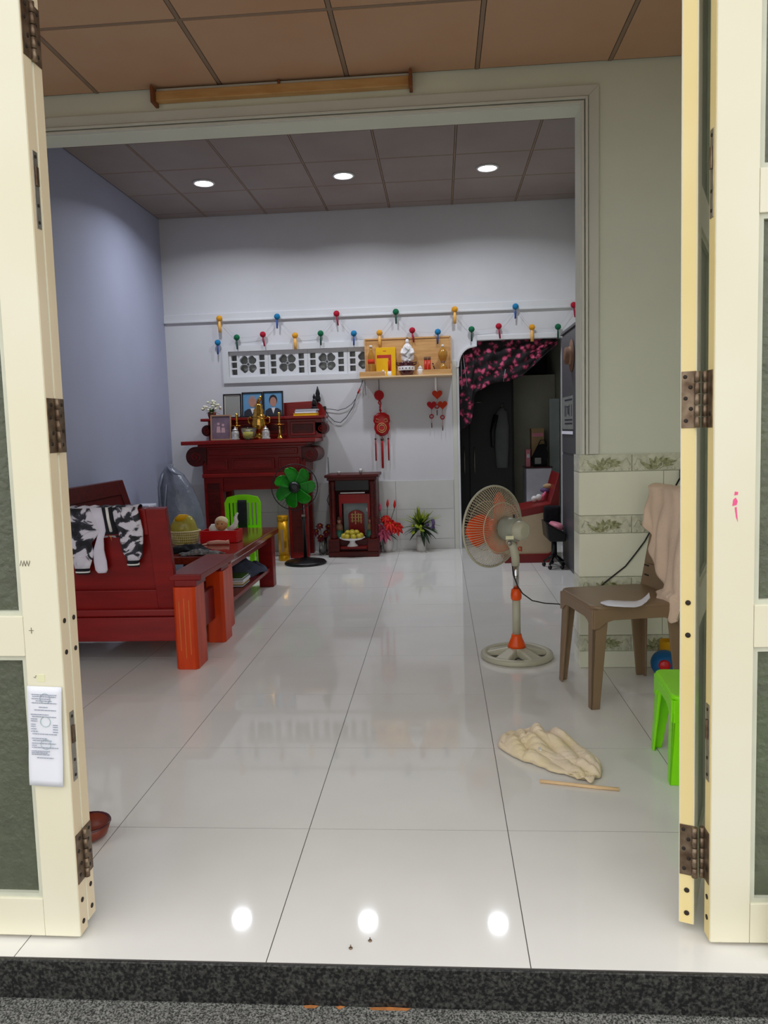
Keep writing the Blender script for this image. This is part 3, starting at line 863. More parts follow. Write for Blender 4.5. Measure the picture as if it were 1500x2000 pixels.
# reclined back: frame and sunk panel, local plane from (y 2.25, z .31) to (y 2.13, z .85)
def bk(x, t, d):      # t up the back 0..1, d towards the street
    y = lerp(2.255, 2.150, t) - d * 0.98
    z = lerp(0.31, 0.848, t) - d * 0.19
    return (x, y, z)
def bslab(x0, x1, t0, t1, d0, d1, name, mat, bev=0.004):
    MB().hexa([bk(x0, t0, d1), bk(x1, t0, d1), bk(x1, t0, d0), bk(x0, t0, d0), bk(x0, t1, d1), bk(x1, t1, d1), bk(x1, t1, d0), bk(x0, t1, d0)]).build(name, mt[mat], sf, bevel=bev)
bslab(-2.06, -1.955, 0, 1, -0.02, 0.02, 'back_stile', 'wood')
bslab(-1.06, -0.955, 0, 1, -0.02, 0.02, 'back_stile', 'wood')
bslab(-1.956, -1.059, 0.75, 1, -0.02, 0.02, 'back_top_rail', 'woodx')
bslab(-1.956, -1.059, 0, 0.20, -0.02, 0.02, 'back_bottom_rail', 'woodx')
bslab(-1.962, -1.052, 0.19, 0.76, -0.016, 0.0, 'back_panel', 'woodx')

# jacket hung over the back
jk = thing('jacket', 'black and white marbled jacket draped over the red sofa back', 'jacket', (-1.27, 2.12, 0.848))
def drape(pts, mat, name, depth=0.014, y0=2.108):
    """pts: (z, x0, x1) from the top rail downwards: a puffy hanging strip"""
    mb = MB(); rings = []
    for i, (z, x0, x1) in enumerate(pts):
        t = (z - 0.31) / 0.54
        yb = lerp(2.255, 2.150, t) - 0.020
        hw = (x1 - x0) / 2
        dd = depth * (0.8 + 0.35 * math.sin(i * 2.1))
        rings.append(((x0 + hw, yb - dd * 1.02 - 0.002, z - 0.004), (hw, 0, 0), (0, dd, 0.0)))
    mb.loft(rings, 22)
    return mb.build(name, mt[mat], jk)
drape([(0.86, -1.455, -1.325), (0.80, -1.47, -1.30), (0.74, -1.48, -1.30), (0.68, -1.48, -1.352), (0.62, -1.475, -1.35), (0.57, -1.47, -1.375), (0.545, -1.465, -1.385)], 'jacket', 'left_sleeve', 0.016)
drape([(0.5455, -1.46, -1.385), (0.532, -1.462, -1.385), (0.512, -1.462, -1.388)], 'blackcloth', 'left_cuff', 0.014)
drape([(0.535, -1.4625, -1.3845), (0.523, -1.4625, -1.3845)], 'white', 'left_cuff_stripe', 0.0155)
drape([(0.862, -1.345, -1.275), (0.80, -1.325, -1.268), (0.74, -1.31, -1.272), (0.70, -1.325, -1.288), (0.64, -1.35, -1.293), (0.58, -1.362, -1.292), (0.535, -1.358, -1.292), (0.52, -1.345, -1.30)], 'jacketwhite', 'white_lining', 0.013)
drape([(0.862, -1.278, -1.215), (0.80, -1.274, -1.212), (0.74, -1.276, -1.214), (0.722, -1.278, -1.216)], 'blackcloth', 'waistband', 0.010)
drape([(0.8625, -1.256, -1.238), (0.80, -1.2535, -1.235), (0.735, -1.254, -1.236)], 'white', 'waistband_stripe', 0.0125)
drape([(0.862, -1.218, -1.09), (0.80, -1.215, -1.078), (0.74, -1.21, -1.078), (0.68, -1.202, -1.083), (0.63, -1.195, -1.09), (0.60, -1.188, -1.10), (0.585, -1.182, -1.115)], 'jacket', 'right_sleeve', 0.019)
drape([(0.5865, -1.182, -1.118), (0.57, -1.182, -1.12), (0.548, -1.18, -1.122)], 'blackcloth', 'right_cuff', 0.016)
drape([(0.571, -1.1825, -1.1175), (0.560, -1.1825, -1.1175)], 'white', 'right_cuff_stripe', 0.0175)
def over_top(u, v):    # the part lying over the rail, down the seat side
    x = lerp(-1.455, -1.09, u)
    a = lerp(-0.2, PI + 0.2, v)
    y = 2.150 - math.cos(a) * 0.030
    z = 0.852 + math.sin(a) * 0.012 + 0.003 * math.sin(u * 40)
    if v > 0.9: z -= (v - 0.9) * 1.5
    return (x, y, z)
MB().grid(over_top, 40, 12).build('shoulder_fold', mt['jacket'], jk, solid=0.004)
MB().tube([(-1.268, 2.168, 0.722), (-1.258, 2.160, 0.718), (-1.256, 2.160, 0.70), (-1.253, 2.16, 0.682)], 0.0022, 6).build('zip_pull', mt['gold'], jk)

# ================================================================== SIDE SOFA ALONG THE LEFT WALL
s2 = thing('wooden_sofa', 'dark red wooden sofa along the lavender left wall', 'sofa', (-1.85, 3.6, 0))
def b2(y0, y1, t0, t1, d0, d1, name):
    def q(t, d): return (lerp(-1.99, -2.13, t) + d, lerp(0.37, 0.868, t))
    a, b, c, d_ = q(t0, d0), q(t0, d1), q(t1, d1), q(t1, d0)
    MB().prism([a, b, c, d_], y0, y1, 'y').build(name, mt['wood_dark'], s2, bevel=0.004)
b2(3.02, 3.13, 0, 1, -0.02, 0.02, 'back_stile'); b2(4.26, 4.37, 0, 1, -0.02, 0.02, 'back_stile')
b2(3.13, 4.26, 0.78, 1, -0.02, 0.02, 'back_top_rail'); b2(3.13, 4.26, 0, 0.2, -0.02, 0.02, 'back_bottom_rail'); b2(3.12, 4.27, 0.19, 0.79, -0.012, 0.01, 'back_panel')
MB().box(-2.0, -1.56, 3.02, 4.37, 0.33, 0.37).build('seat', mt['wood_dark'], s2, bevel=0.004)
for x in (-2.06, -1.62):
    for y in (3.03, 4.26):
        MB().box(x, x + 0.1, y, y + 0.1, 0, 0.33).build('leg', mt['wood_dark'], s2, bevel=0.006)

# ================================================================== COFFEE TABLE
ct = thing('coffee_table', 'long polished red wood coffee table with lower shelf', 'table', (-1.17, 3.7, 0))
MB().box(-1.47, -0.875, 2.98, 4.40, 0.412, 0.46).build('table_top', mt['wood_table'], ct, bevel=0.01, seg=3)
for x0 in (-1.44, -1.02):
    for y0 in (3.02, 4.28):
        lg = MB().box(x0, x0 + 0.115, y0, y0 + 0.10, 0, 0.412).build('leg', mt['wood_lit' if y0 < 4 else 'wood'], ct, bevel=0.006)
MB().box(-1.42, -0.93, 3.06, 4.34, 0.125, 0.155).build('shelf', mt['woodx'], ct, bevel=0.004)
MB().box(-0.965, -0.945, 3.12, 4.28, 0.345, 0.412).build('apron', mt['wood'], ct, bevel=0.003)

# things on the table
bk_ = thing('fruit_basket', 'cream plastic basket of fruit wrapped in yellow film on the coffee table', 'basket', (-1.352, 3.56, 0.46))
mb = MB()
def oval(z, k, n=40):
    return [(-1.352 + 0.105 * k * math.cos(2 * PI * i / n), 3.56 + 0.085 * k * math.sin(2 * PI * i / n), z) for i in range(n)]
for z, k in ((0.464, 0.82), (0.482, 0.86), (0.50, 0.90), (0.518, 0.93), (0.536, 0.965)):
    mb.tube(oval(z, k), 0.0028, 5, closed=True)
n = 44
for i in range(n):
    a = 2 * PI * i / n
    mb.tube([(-1.352 + 0.105 * 0.82 * math.cos(a), 3.56 + 0.085 * 0.82 * math.sin(a), 0.464), (-1.352 + 0.105 * 0.98 * math.cos(a), 3.56 + 0.085 * 0.98 * math.sin(a), 0.545)], 0.0024, 5)
mb.build('lattice_wall', mt['basket'], bk_)
MB().tube(oval(0.55, 1.02), 0.006, 8, closed=True).build('rim', mt['basket'], bk_)
MB().loft([((-1.352, 3.56, 0.462), (0.085, 0, 0), (0, 0.068, 0)), ((-1.352, 3.56, 0.466), (0.085, 0, 0), (0, 0.068, 0))], 24).build('bottom', mt['basket'], bk_)
MB().loft([((-1.352, 3.56, 0.468), (0.078, 0, 0), (0, 0.06, 0)), ((-1.352, 3.56, 0.55), (0.094, 0, 0), (0, 0.075, 0)), ((-1.362, 3.56, 0.60), (0.088, 0.0, 0.01), (0, 0.066, 0)), ((-1.357, 3.56, 0.64), (0.062, 0, 0.008), (0, 0.045, 0)), ((-1.352, 3.56, 0.662), (0.02, 0, 0.0), (0, 0.015, 0))], 20).build('film_wrap', mt['bag'], bk_)
MB().loft([((-1.37, 3.52, 0.625), (0.03, 0, 0), (0, 0.02, 0)), ((-1.355, 3.52, 0.655), (0.05, 0, 0.01), (0, 0.016, 0)), ((-1.35, 3.52, 0.668), (0.02, 0, 0), (0, 0.01, 0))], 12).build('yellow_knot', mt['yellowbook'], bk_)

rb = thing('toy_box', 'shallow bright red box holding a doll on the coffee table', 'box', (-1.11, 3.62, 0.46))
for nm, b in (('bottom', (-1.24, -0.985, 3.56, 3.69, 0.461, 0.466)), ('side_panel', (-1.24, -0.985, 3.555, 3.562, 0.461, 0.545)), ('side_panel', (-1.24, -0.985, 3.688, 3.695, 0.461, 0.545)),
              ('side_panel', (-1.245, -1.2385, 3.555, 3.695, 0.461, 0.545)), ('side_panel', (-0.9865, -0.98, 3.555, 3.695, 0.461, 0.545))):
    MB().box(*b).build(nm, mt['redbox'], rb, bevel=0.003)
dl = thing('doll', 'tan-headed doll lying in the red box with one pale arm raised', 'doll', (-1.10, 3.62, 0.47))
hd = MB().ball((-1.105, 3.61, 0.585), (0.044, 0.042, 0.046), 16, 11).build('head', mt['skin_tan'], dl)
for sx in (-0.014, 0.016):
    MB().ball((-1.105 + sx, 3.569, 0.592), (0.005, 0.003, 0.004), 8, 6).build('eye', mt['hairblack'], hd)
MB().ball((-1.103, 3.567, 0.582), (0.005, 0.004, 0.005), 8, 6).build('nose', mt['skin_tan'], hd)
MB().tube([(-1.112, 3.568, 0.567), (-1.104, 3.566, 0.565), (-1.096, 3.568, 0.567)], 0.0018, 5).build('mouth', mt['redprint'], hd)
MB().ball((-1.105, 3.617, 0.60), (0.047, 0.042, 0.04), 16, 10).build('cap', mt['rag'], hd)
MB().loft([((-1.165, 3.62, 0.53), (0.03, 0, 0), (0, 0.03, 0)), ((-1.165, 3.62, 0.56), (0.034, 0, 0), (0, 0.03, 0)), ((-1.16, 3.62, 0.585), (0.02, 0, 0), (0, 0.02, 0))], 12).build('white_ruffle', mt['white'], dl)
MB().loft([((-1.11, 3.63, 0.47), (0.08, 0, 0), (0, 0.04, 0)), ((-1.10, 3.63, 0.52), (0.075, 0, 0), (0, 0.035, 0)), ((-1.09, 3.63, 0.548), (0.045, 0, 0), (0, 0.02, 0))], 14).build('body', mt['white'], dl)
MB().tube([(-1.06, 3.63, 0.54), (-1.02, 3.63, 0.565), (-1.005, 3.63, 0.60), (-1.01, 3.63, 0.63), (-0.99, 3.63, 0.66)], [0.02, 0.021, 0.017, 0.011, 0.006], 10).build('raised_arm', mt['white'], dl)
arm = MB(); arm.tube([(-1.175, 3.48, 0.470), (-1.15, 3.478, 0.474), (-1.10, 3.475, 0.478), (-1.04, 3.475, 0.476), (-1.02, 3.478, 0.479)], [0.008, 0.013, 0.015, 0.012, 0.015], 10)
for k in range(4):
    arm.tube([(-1.17, 3.470 + k * 0.005, 0.468), (-1.195, 3.465 + k * 0.007, 0.464), (-1.206, 3.464 + k * 0.008, 0.463)], [0.005, 0.0045, 0.003], 6)
tag(arm.build('loose_doll_limb', mt['skin'], origin=(-1.1, 3.475, 0.461)), 'loose pink doll arm lying before the red box', 'toy')
def crumple(cx, cy, cz, rx, ry, h, seed, nu=26, nv=20, amp=0.35):
    rnd = random.Random(seed); ph = [rnd.uniform(0, 6.28) for _ in range(8)]
    def f(u, v):
        a = (u - 0.5) * 2; b = (v - 0.5) * 2
        e = max(0.0, 1 - (a * a) ** 1.3 * 0.9 - (b * b) ** 1.3 * 0.9)
        w = math.sin(5 * a + ph[0] + 2 * math.sin(3 * b + ph[1])) * 0.5 + math.sin(8 * b + ph[2] + 3 * a) * 0.3 + math.sin(13 * a - 9 * b + ph[3]) * 0.2
        k = 1 + 0.13 * math.sin(3 * math.atan2(b, a) + ph[4]) + 0.07 * math.sin(5 * math.atan2(b, a) + ph[5])
        z = h * (e ** 0.6) * (1 - amp + amp * w)
        return (cx + rx * a * k, cy + ry * b * k, cz + max(0.002, z))
    return MB().grid(f, nu, nv)
tag(crumple(-1.20, 3.19, 0.462, 0.13, 0.075, 0.055, 3).build('folded_shirt', mt['blackcloth'], origin=(-1.20, 3.19, 0.462), solid=0.003), 'black folded cloth at the near end of the coffee table', 'cloth')
tag(crumple(-1.075, 3.05, 0.462, 0.13, 0.042, 0.04, 5).build('crumpled_cloth', mt['greycloth'], origin=(-1.075, 3.055, 0.462), solid=0.003), 'grey patterned crumpled cloth beside the black cloth on the table', 'cloth')
# on the lower shelf
tag(crumple(-1.13, 4.02, 0.156, 0.20, 0.16, 0.15, 8).build('folded_trousers', mt['navycloth'], origin=(-1.1, 4.02, 0.156), solid=0.004), 'blue grey folded trousers on the coffee table shelf', 'clothes')
for k, (mm, w) in enumerate((('leafdark', 0.16), ('yellowbook', 0.155), ('paper', 0.17), ('leaf', 0.15))):
    t = thing('magazine', ['dark green magazine at the bottom of the shelf pile', 'yellow magazine second in the shelf pile', 'white magazine third in the shelf pile', 'green magazine on top of the shelf pile'][k], 'magazine', (-1.03, 3.62, 0.156 + k * 0.0165), group='magazines on the coffee table shelf')
    MB().box(-w / 2, w / 2, -0.10, 0.10, 0.0, 0.0035).build('cover', mt[mm], t, local=True)
    MB().box(-w / 2 + 0.003, w / 2 - 0.003, -0.098, 0.098, 0.0035, 0.0125).build('pages', mt['paper'], t, local=True)
    MB().box(-w / 2, w / 2, -0.10, 0.10, 0.0125, 0.016).build('cover', mt[mm], t, local=True)
cm = thing('black_bag', 'small black bag on the shelf seen under the sofa arm', 'bag', (-1.12, 3.16, 0.156))
MB().loft([((-1.12, 3.16, 0.157), (0.10, 0, 0), (0, 0.06, 0)), ((-1.12, 3.16, 0.20), (0.11, 0, 0), (0, 0.065, 0)), ((-1.12, 3.16, 0.25), (0.10, 0, 0), (0, 0.055, 0)), ((-1.12, 3.16, 0.27), (0.06, 0, 0), (0, 0.03, 0))], 18).build('body', mt['black'], cm)
MB().tube([(-1.19, 3.14, 0.25), (-1.15, 3.12, 0.285), (-1.09, 3.12, 0.285), (-1.05, 3.14, 0.25)], 0.005, 6).build('handle', mt['black'], cm)
MB().box(-1.075, -1.03, 3.094, 3.102, 0.215, 0.232).build('badge', mt['silver'], cm)

# ================================================================== GREEN CHILD'S CHAIR BEHIND THE TABLE
gc = thing('child_chair', 'lime green slatted plastic child chair behind the coffee table', 'chair', (-1.33, 4.95, 0))
def gback(u, v0, v1, d0=0.0, d1=0.022):
    return None
gm = MB()
outer = [(-1.485, 0.33), (-1.175, 0.33), (-1.168, 0.60)] + [(-1.175 - 0.02 * k / 3, 0.615 + 0.012 * k) for k in range(1, 4)] + [(-1.27, 0.668), (-1.33, 0.672), (-1.39, 0.668)] + [(-1.465 - 0.02 * k / 3, 0.651 - 0.012 * k) for k in range(0, 3)] + [(-1.492, 0.60)]
slots = [rect(-1.455 + 0.034 * k, -1.455 + 0.034 * k + 0.013, 0.40, 0.60) for k in range(8)]
plate(gm, outer, slots, 5.06, 5.078)
gm.build('backrest', mt['green'], gc, bevel=0.003)
MB().box(-1.49, -1.17, 4.80, 5.085, 0.295, 0.33).build('seat', mt['green'], gc, bevel=0.015, seg=3)
for x in (-1.485, -1.215):
    for y in (4.805, 5.04):
        MB().hexa([(x - 0.012, y - 0.008, 0), (x + 0.034, y - 0.008, 0), (x + 0.034, y + 0.03, 0), (x - 0.012, y + 0.03, 0), (x, y, 0.296), (x + 0.045, y, 0.296), (x + 0.045, y + 0.04, 0.296), (x, y + 0.04, 0.296)]).build('leg', mt['green'], gc, bevel=0.006)
bb = MB(); bb.loft([((-1.33, 5.035, 0.36), (0.04, 0, 0), (0, 0.02, 0)), ((-1.33, 5.04, 0.45), (0.042, 0, 0), (0, 0.018, 0)), ((-1.33, 5.045, 0.60), (0.042, 0, 0), (0, 0.012, 0)), ((-1.33, 5.048, 0.625), (0.04, 0, 0), (0, 0.009, 0))], 16)
tag(bb.build('hanging_pouch', mt['blackcloth'], origin=(-1.33, 5.04, 0.36)), 'black cloth pouch hanging on the green child chair back', 'pouch')

# ================================================================== GREY BAG AND WHITE BOX BY THE LEFT WALL
pb = thing('plastic_bag', 'tall grey translucent plastic bag pulled over something beside the altar', 'bag', (-1.93, 5.1, 0))
rg = []
for z, w, d, cx in ((0.0, 0.20, 0.15, -1.90), (0.2, 0.21, 0.16, -1.90), (0.45, 0.205, 0.15, -1.90), (0.6, 0.185, 0.13, -1.915), (0.75, 0.155, 0.10, -1.945), (0.86, 0.105, 0.075, -1.965), (0.905, 0.06, 0.05, -1.98), (0.93, 0.035, 0.03, -1.99), (0.955, 0.03, 0.025, -1.975)):
    rg.append(((cx, 5.1, z + 0.001), (w, 0, 0), (0, d, 0)))
MB().loft(rg, 26).build('bag_body', mt['greybag'], pb)
MB().tube([(-1.985, 5.06, 0.93), (-1.95, 5.03, 0.90), (-1.90, 5.00, 0.875), (-1.85, 5.0, 0.865)], [0.012, 0.014, 0.010, 0.004], 8).build('bag_fold', mt['greybag'], pb)
MB().tube([(-2.02, 5.03, 0.88), (-2.055, 5.0, 0.75), (-2.04, 4.98, 0.55), (-2.0, 4.97, 0.35)], [0.008, 0.012, 0.010, 0.006], 8).build('bag_fold', mt['greybag'], pb)
MB().tube([(-1.985, 5.0, 0.78), (-2.0, 4.97, 0.6), (-1.97, 4.955, 0.35)], [0.004, 0.008, 0.004], 8).build('bag_fold', mt['greybag'], pb)
wbx = thing('storage_box', 'pale grey storage box against the left wall behind the sofa', 'box', (-2.1, 4.95, 0))
MB().box(-2.21, -2.06, 4.75, 4.92, 0.001, 0.60).build('body', mt['fridge'], wbx, bevel=0.01)
MB().box(-2.215, -2.055, 4.745, 4.925, 0.60, 0.625).build('lid', mt['fridge'], wbx, bevel=0.006)

# ================================================================== ALTAR TABLE
al = thing('altar_table', 'tall dark red carved wooden altar table with scrolled ends against the back wall', 'altar', (-1.36, 5.8, 0))
def scroll(cx, cz, r, s, y0, y1, name):
    """curled bracket: a disc with a smaller one below it, joined by a neck"""
    pts = [(cx + s * r * math.cos(a), cz + r * math.sin(a)) for a in [PI / 2 - PI * 1.35 * k / 14 for k in range(15)]]
    pts += [(cx - s * r * 1.1, cz - r * 0.9), (cx - s * r * 1.1, cz + r)]
    sc = MB().prism(pts, y0, y1, 'y').build(name, mt['wood_dark'], al, bevel=0.006)
    MB().tube([(cx + s * r * 0.55 * k / 20 * math.cos(k * 0.55), y0 - 0.002, cz + r * 0.55 * k / 20 * math.sin(k * 0.55)) for k in range(21)], 0.006, 6).build('curl', mt['wood'], sc)
# lower body
MB().box(-2.025, -0.74, 5.55, 6.055, 1.112, 1.148).build('top_slab', mt['woodx'], al, bevel=0.006)
MB().box(-1.88, -0.83, 5.60, 6.04, 1.085, 1.112).build('moulding', mt['wood'], al, bevel=0.005)
MB().box(-1.85, -0.85, 5.625, 6.04, 0.83, 1.085).build('drawer_box', mt['wood'], al, bevel=0.004)
for (x0, x1, z0, z1) in ((-1.78, -0.92, 1.005, 1.065), (-1.80, -1.60, 0.865, 0.975), (-1.565, -1.145, 0.865, 0.975), (-1.11, -0.90, 0.865, 0.975)):
    p = MB().box(x0, x1, 5.606, 5.628, z0, z1).build('raised_panel', mt['woodx'], al, bevel=0.008)
    MB().box(x0 + 0.025, x1 - 0.025, 5.600, 5.607, z0 + 0.018, z1 - 0.018).build('panel_field', mt['woodx'], p, bevel=0.005)
MB().box(-1.85, -0.85, 5.60, 5.64, 0.795, 0.832).build('moulding', mt['wood'], al, bevel=0.006)
scroll(-1.905, 1.0, 0.095, -1, 5.60, 6.02, 'scroll_bracket'); scroll(-0.80, 0.995, 0.075, 1, 5.60, 6.02, 'scroll_bracket')
for x0, x1 in ((-1.845, -1.66), (-1.035, -0.855)):
    for y0 in (5.63, 5.93):
        lg = MB().prism([(x0, 0.0), (x1, 0.0), (x1, 0.66), (x1, 0.80), (x0, 0.80)], y0, y0 + 0.09, 'y').build('leg', mt['wood'], al, bevel=0.005)
        MB().box(x0 + 0.03, x1 - 0.03, y0 - 0.005, y0 + 0.001, 0.06, 0.74).build('leg_field', mt['wood_dark'], lg, bevel=0.003)
MB().prism([(-1.66, 0.80), (-1.035, 0.80), (-1.035, 0.655), (-1.10, 0.66), (-1.14, 0.672), (-1.56, 0.672), (-1.60, 0.66), (-1.66, 0.655)], 5.64, 5.675, 'y').build('apron', mt['woodx'], al, bevel=0.004)
# upper tier
MB().box(-1.845, -0.72, 5.86, 6.05, 1.148, 1.335).build('upper_box', mt['wood'], al, bevel=0.004)
for (x0, x1) in ((-1.80, -1.55), (-1.52, -1.06), (-1.03, -0.78)):
    p = MB().box(x0, x1, 5.846, 5.863, 1.175, 1.31).build('raised_panel', mt['woodx'], al, bevel=0.006)
    MB().box(x0 + 0.025, x1 - 0.025, 5.840, 5.847, 1.20, 1.285).build('panel_field', mt['wood_dark'], p, bevel=0.004)
MB().box(-1.90, -0.68, 5.795, 6.055, 1.335, 1.362).build('upper_slab', mt['woodx'], al, bevel=0.005)
scroll(-1.86, 1.245, 0.055, -1, 5.86, 6.02, 'scroll_bracket'); scroll(-0.725, 1.24, 0.06, 1, 5.86, 6.02, 'scroll_bracket')
MB().prism([(-1.12, 1.362), (-0.70, 1.362), (-0.705, 1.40), (-0.74, 1.47), (-0.79, 1.51), (-1.12, 1.50)], 6.03, 6.055, 'y').build('back_board', mt['woodx'], al, bevel=0.004)
MB().lathe([(0.026, 0), (0.03, 0.03), (0.02, 0.06), (0.024, 0.08), (0.012, 0.12), (0.004, 0.15)], (-0.775, 6.035, 1.50), 12).build('finial', mt['black'], al)

# pictures on the altar
def portrait(x0, x1, z0, z1, y, label, kind):
    t = thing('framed_portrait', label, 'picture', ((x0 + x1) / 2, y, z0), group='framed pictures on the altar')
    w, h = x1 - x0, z1 - z0
    t.rotation_euler = (-0.10, 0, 0)
    fw = 0.012
    f = MB(); plate(f, rect(-w / 2, w / 2, 0, h), [rect(-w / 2 + fw, w / 2 - fw, fw, h - fw)], -0.009, 0.009)
    fm = {'wed': 'framewood'}.get(kind, 'frameblack')
    f.build('frame', mt[fm], t, bevel=0.002, local=True)
    ph = MB().box(-w / 2 + fw, w / 2 - fw, -0.001, 0.006, fw, h - fw).build('photo', mt[{'blank': 'photogrey', 'old': 'skyblue', 'man': 'skyblue', 'wed': 'photomauve'}[kind]], t, local=True)
    if kind == 'blank':
        f2 = MB(); plate(f2, rect(-w / 2 + fw, w / 2 - fw, fw, h - fw), [rect(-w / 2 + fw + 0.008, w / 2 - fw - 0.008, fw + 0.008, h - fw - 0.008)], -0.003, -0.001)
        f2.build('mount', mt['framewhite'], t, local=True)
    def flat(poly, mat, d, nm):
        MB().prism(poly, -0.001 - d, -0.0005, 'y').build(nm, mt[mat], ph, local=True)
    if kind in ('old', 'man'):
        cz = h * 0.60
        flat([(-w * .42, fw), (w * .42, fw), (w * .40, h * .24), (w * .22, h * .34), (-w * .22, h * .34), (-w * .40, h * .24)], 'suit', 0.0006, 'suit_print')
        flat([(-w * .10, h * .36), (0, h * .12), (w * .10, h * .36)], 'shirt', 0.0010, 'shirt_print')
        flat(circ(0, cz + h * .05, w * .205, 20, h * .215), 'hairgrey' if kind == 'old' else 'hairblack', 0.0012, 'hair_print')
        flat(circ(0, cz - h * .015, w * .165, 20, h * .185), 'flesh', 0.0016, 'face_print')
    if kind == 'wed':
        for sx, hh in ((-0.025, 0.55), (0.02, 0.5)):
            flat([(sx - 0.02, h * .3), (sx + 0.02, h * .3), (sx + 0.015, h * hh), (sx - 0.015, h * hh)], 'photopink', 0.0008, 'figure_print')
            flat(circ(sx, h * (hh + 0.1), 0.013), 'photopink', 0.0010, 'figure_print')
    return t
portrait(-1.705, -1.525, 1.364, 1.60, 5.93, 'black framed pale grey blank picture on the altar top', 'blank')
portrait(-1.52, -1.31, 1.364, 1.612, 5.94, 'framed portrait of a grey-haired person on blue, between two frames', 'old')
portrait(-1.305, -1.105, 1.364, 1.615, 5.93, 'framed portrait of a dark-haired person in a suit on blue', 'man')
portrait(-1.765, -1.565, 1.15, 1.392, 5.67, 'beige framed photo of a couple standing lower on the altar', 'wed')
# flowers
def pot_flower(name, label, loc, potmat, prof, stems, petals, leaves, pr=0.02, group=None):
    t = thing(name, label, 'flowers', loc, group=group)
    MB().lathe(prof, (0, 0, 0), 18).build('vase', mt[potmat], t, local=True)
    return t
fp = pot_flower('flower_pot', 'white blossoms in a small brown pot on the altar left end', (-1.80, 5.86, 1.363), 'brownbowl', [(0.03, 0), (0.04, 0.03), (0.042, 0.06), (0.036, 0.062)], None, None, None)
fp_leaf = MB(); fp_pet = MB()
rnd = random.Random(11)
for k in range(26):
    a = rnd.uniform(0, 6.28); e = rnd.uniform(0.1, 1.2); L = rnd.uniform(0.05, 0.10)
    d = (math.cos(a) * math.cos(e), math.sin(a) * math.cos(e), math.sin(e))
    fp_leaf.leaf((0, 0, 0.06), d, (0, 0, 1), L, 0.014, 0.4, 4)
for k in range(24):
    a = rnd.uniform(0, 6.28); e = rnd.uniform(0.1, 1.4); L = rnd.uniform(0.075, 0.115)
    c = (L * math.cos(a) * math.cos(e), L * math.sin(a) * math.cos(e) * 0.8, 0.065 + L * math.sin(e))
    fp_pet.ball(c, (0.015, 0.015, 0.012), 8, 6)
fp_leaf.build('leaves', mt['leaf'], fp, local=True); fp_pet.build('blossoms', mt['petalwhite'], fp, local=True)
# candlesticks, jars, burner, bowl
def candlestick(x, label):
    t = thing('candlestick', label, 'candlestick', (x, 5.69, 1.149), group='brass candlesticks on the altar')
    MB().lathe([(0.034, 0), (0.034, 0.008), (0.022, 0.02), (0.014, 0.05), (0.010, 0.10), (0.014, 0.115), (0.009, 0.13)], (0, 0, 0), 16).build('stem', mt['gold'], t, local=True)
    MB().lathe([(0.012, 0.128), (0.055, 0.132), (0.057, 0.136), (0.012, 0.140)], (0, 0, 0), 20).build('drip_tray', mt['gold'], t, local=True)
    MB().lathe([(0.010, 0.138), (0.013, 0.16), (0.008, 0.175), (0.014, 0.19), (0.009, 0.21), (0.015, 0.23), (0.012, 0.25), (0.004, 0.252)], (0, 0, 0), 14).build('upper_stem', mt['gold'], t, local=True)
candlestick(-1.51, 'brass candlestick behind the left silver jar'); candlestick(-1.10, 'brass candlestick at the right of the silver jars')
for x, lb in ((-1.508, 'silver lidded jar in front of the left candlestick'), (-1.215, 'silver lidded jar right of the glass bowl')):
    t = thing('lidded_jar', lb, 'jar', (x, 5.605, 1.149), group='silver jars on the altar')
    MB().lathe([(0.042, 0), (0.042, 0.012), (0.034, 0.02), (0.037, 0.045), (0.034, 0.075), (0.026, 0.085)], (0, 0, 0), 18).build('body', mt['silver'], t, local=True)
    MB().lathe([(0.029, 0.085), (0.024, 0.10), (0.010, 0.108), (0.008, 0.114), (0.010, 0.12), (0.004, 0.126)], (0, 0, 0), 16).build('lid', mt['silver'], t, local=True)
ib = thing('incense_burner', 'tall brass incense burner with knobbed lid in the middle of the altar', 'incense burner', (-1.30, 5.713, 1.149))
MB().lathe([(0.05, 0), (0.055, 0.02), (0.035, 0.04), (0.045, 0.07), (0.075, 0.11), (0.08, 0.15), (0.065, 0.19), (0.07, 0.20)], (0, 0, 0), 22).build('bowl', mt['gold'], ib, local=True)
MB().lathe([(0.07, 0.20), (0.06, 0.225), (0.045, 0.25), (0.05, 0.275), (0.035, 0.30), (0.04, 0.32), (0.02, 0.345)], (0, 0, 0), 22).build('lid', mt['gold'], ib, local=True)
MB().tube([(0.0, 0, 0.345), (0.008, -0.01, 0.37), (0.022, -0.015, 0.385), (0.03, -0.02, 0.41)], [0.018, 0.02, 0.016, 0.01], 10).build('lion_knob', mt['gold'], ib, local=True)
for s in (-1, 1):
    MB().tube([(s * 0.075, 0, 0.14), (s * 0.10, 0, 0.16), (s * 0.105, 0, 0.20), (s * 0.085, 0, 0.215), (s * 0.072, 0, 0.195)], 0.007, 8).build('ear_handle', mt['gold'], ib, local=True)
gb = thing('glass_bowl', 'glass bowl with a candle in front of the brass burner', 'bowl', (-1.372, 5.585, 1.149))
MB().lathe([(0.04, 0), (0.056, 0.03), (0.07, 0.085), (0.074, 0.11), (0.071, 0.11), (0.066, 0.085), (0.052, 0.033), (0.0, 0.01)], (0, 0, 0), 24).build('bowl', mt['glass'], gb, local=True)
MB().lathe([(0.043, 0.018), (0.048, 0.03), (0.048, 0.07), (0.0, 0.075)], (-0.01, 0, 0), 18).build('candle', mt['fruit'], gb, local=True)
MB().lathe([(0.03, 0.075), (0.012, 0.10), (0.0, 0.115)], (-0.01, 0, 0), 12).build('wax_tip', mt['porcelain'], gb, local=True)
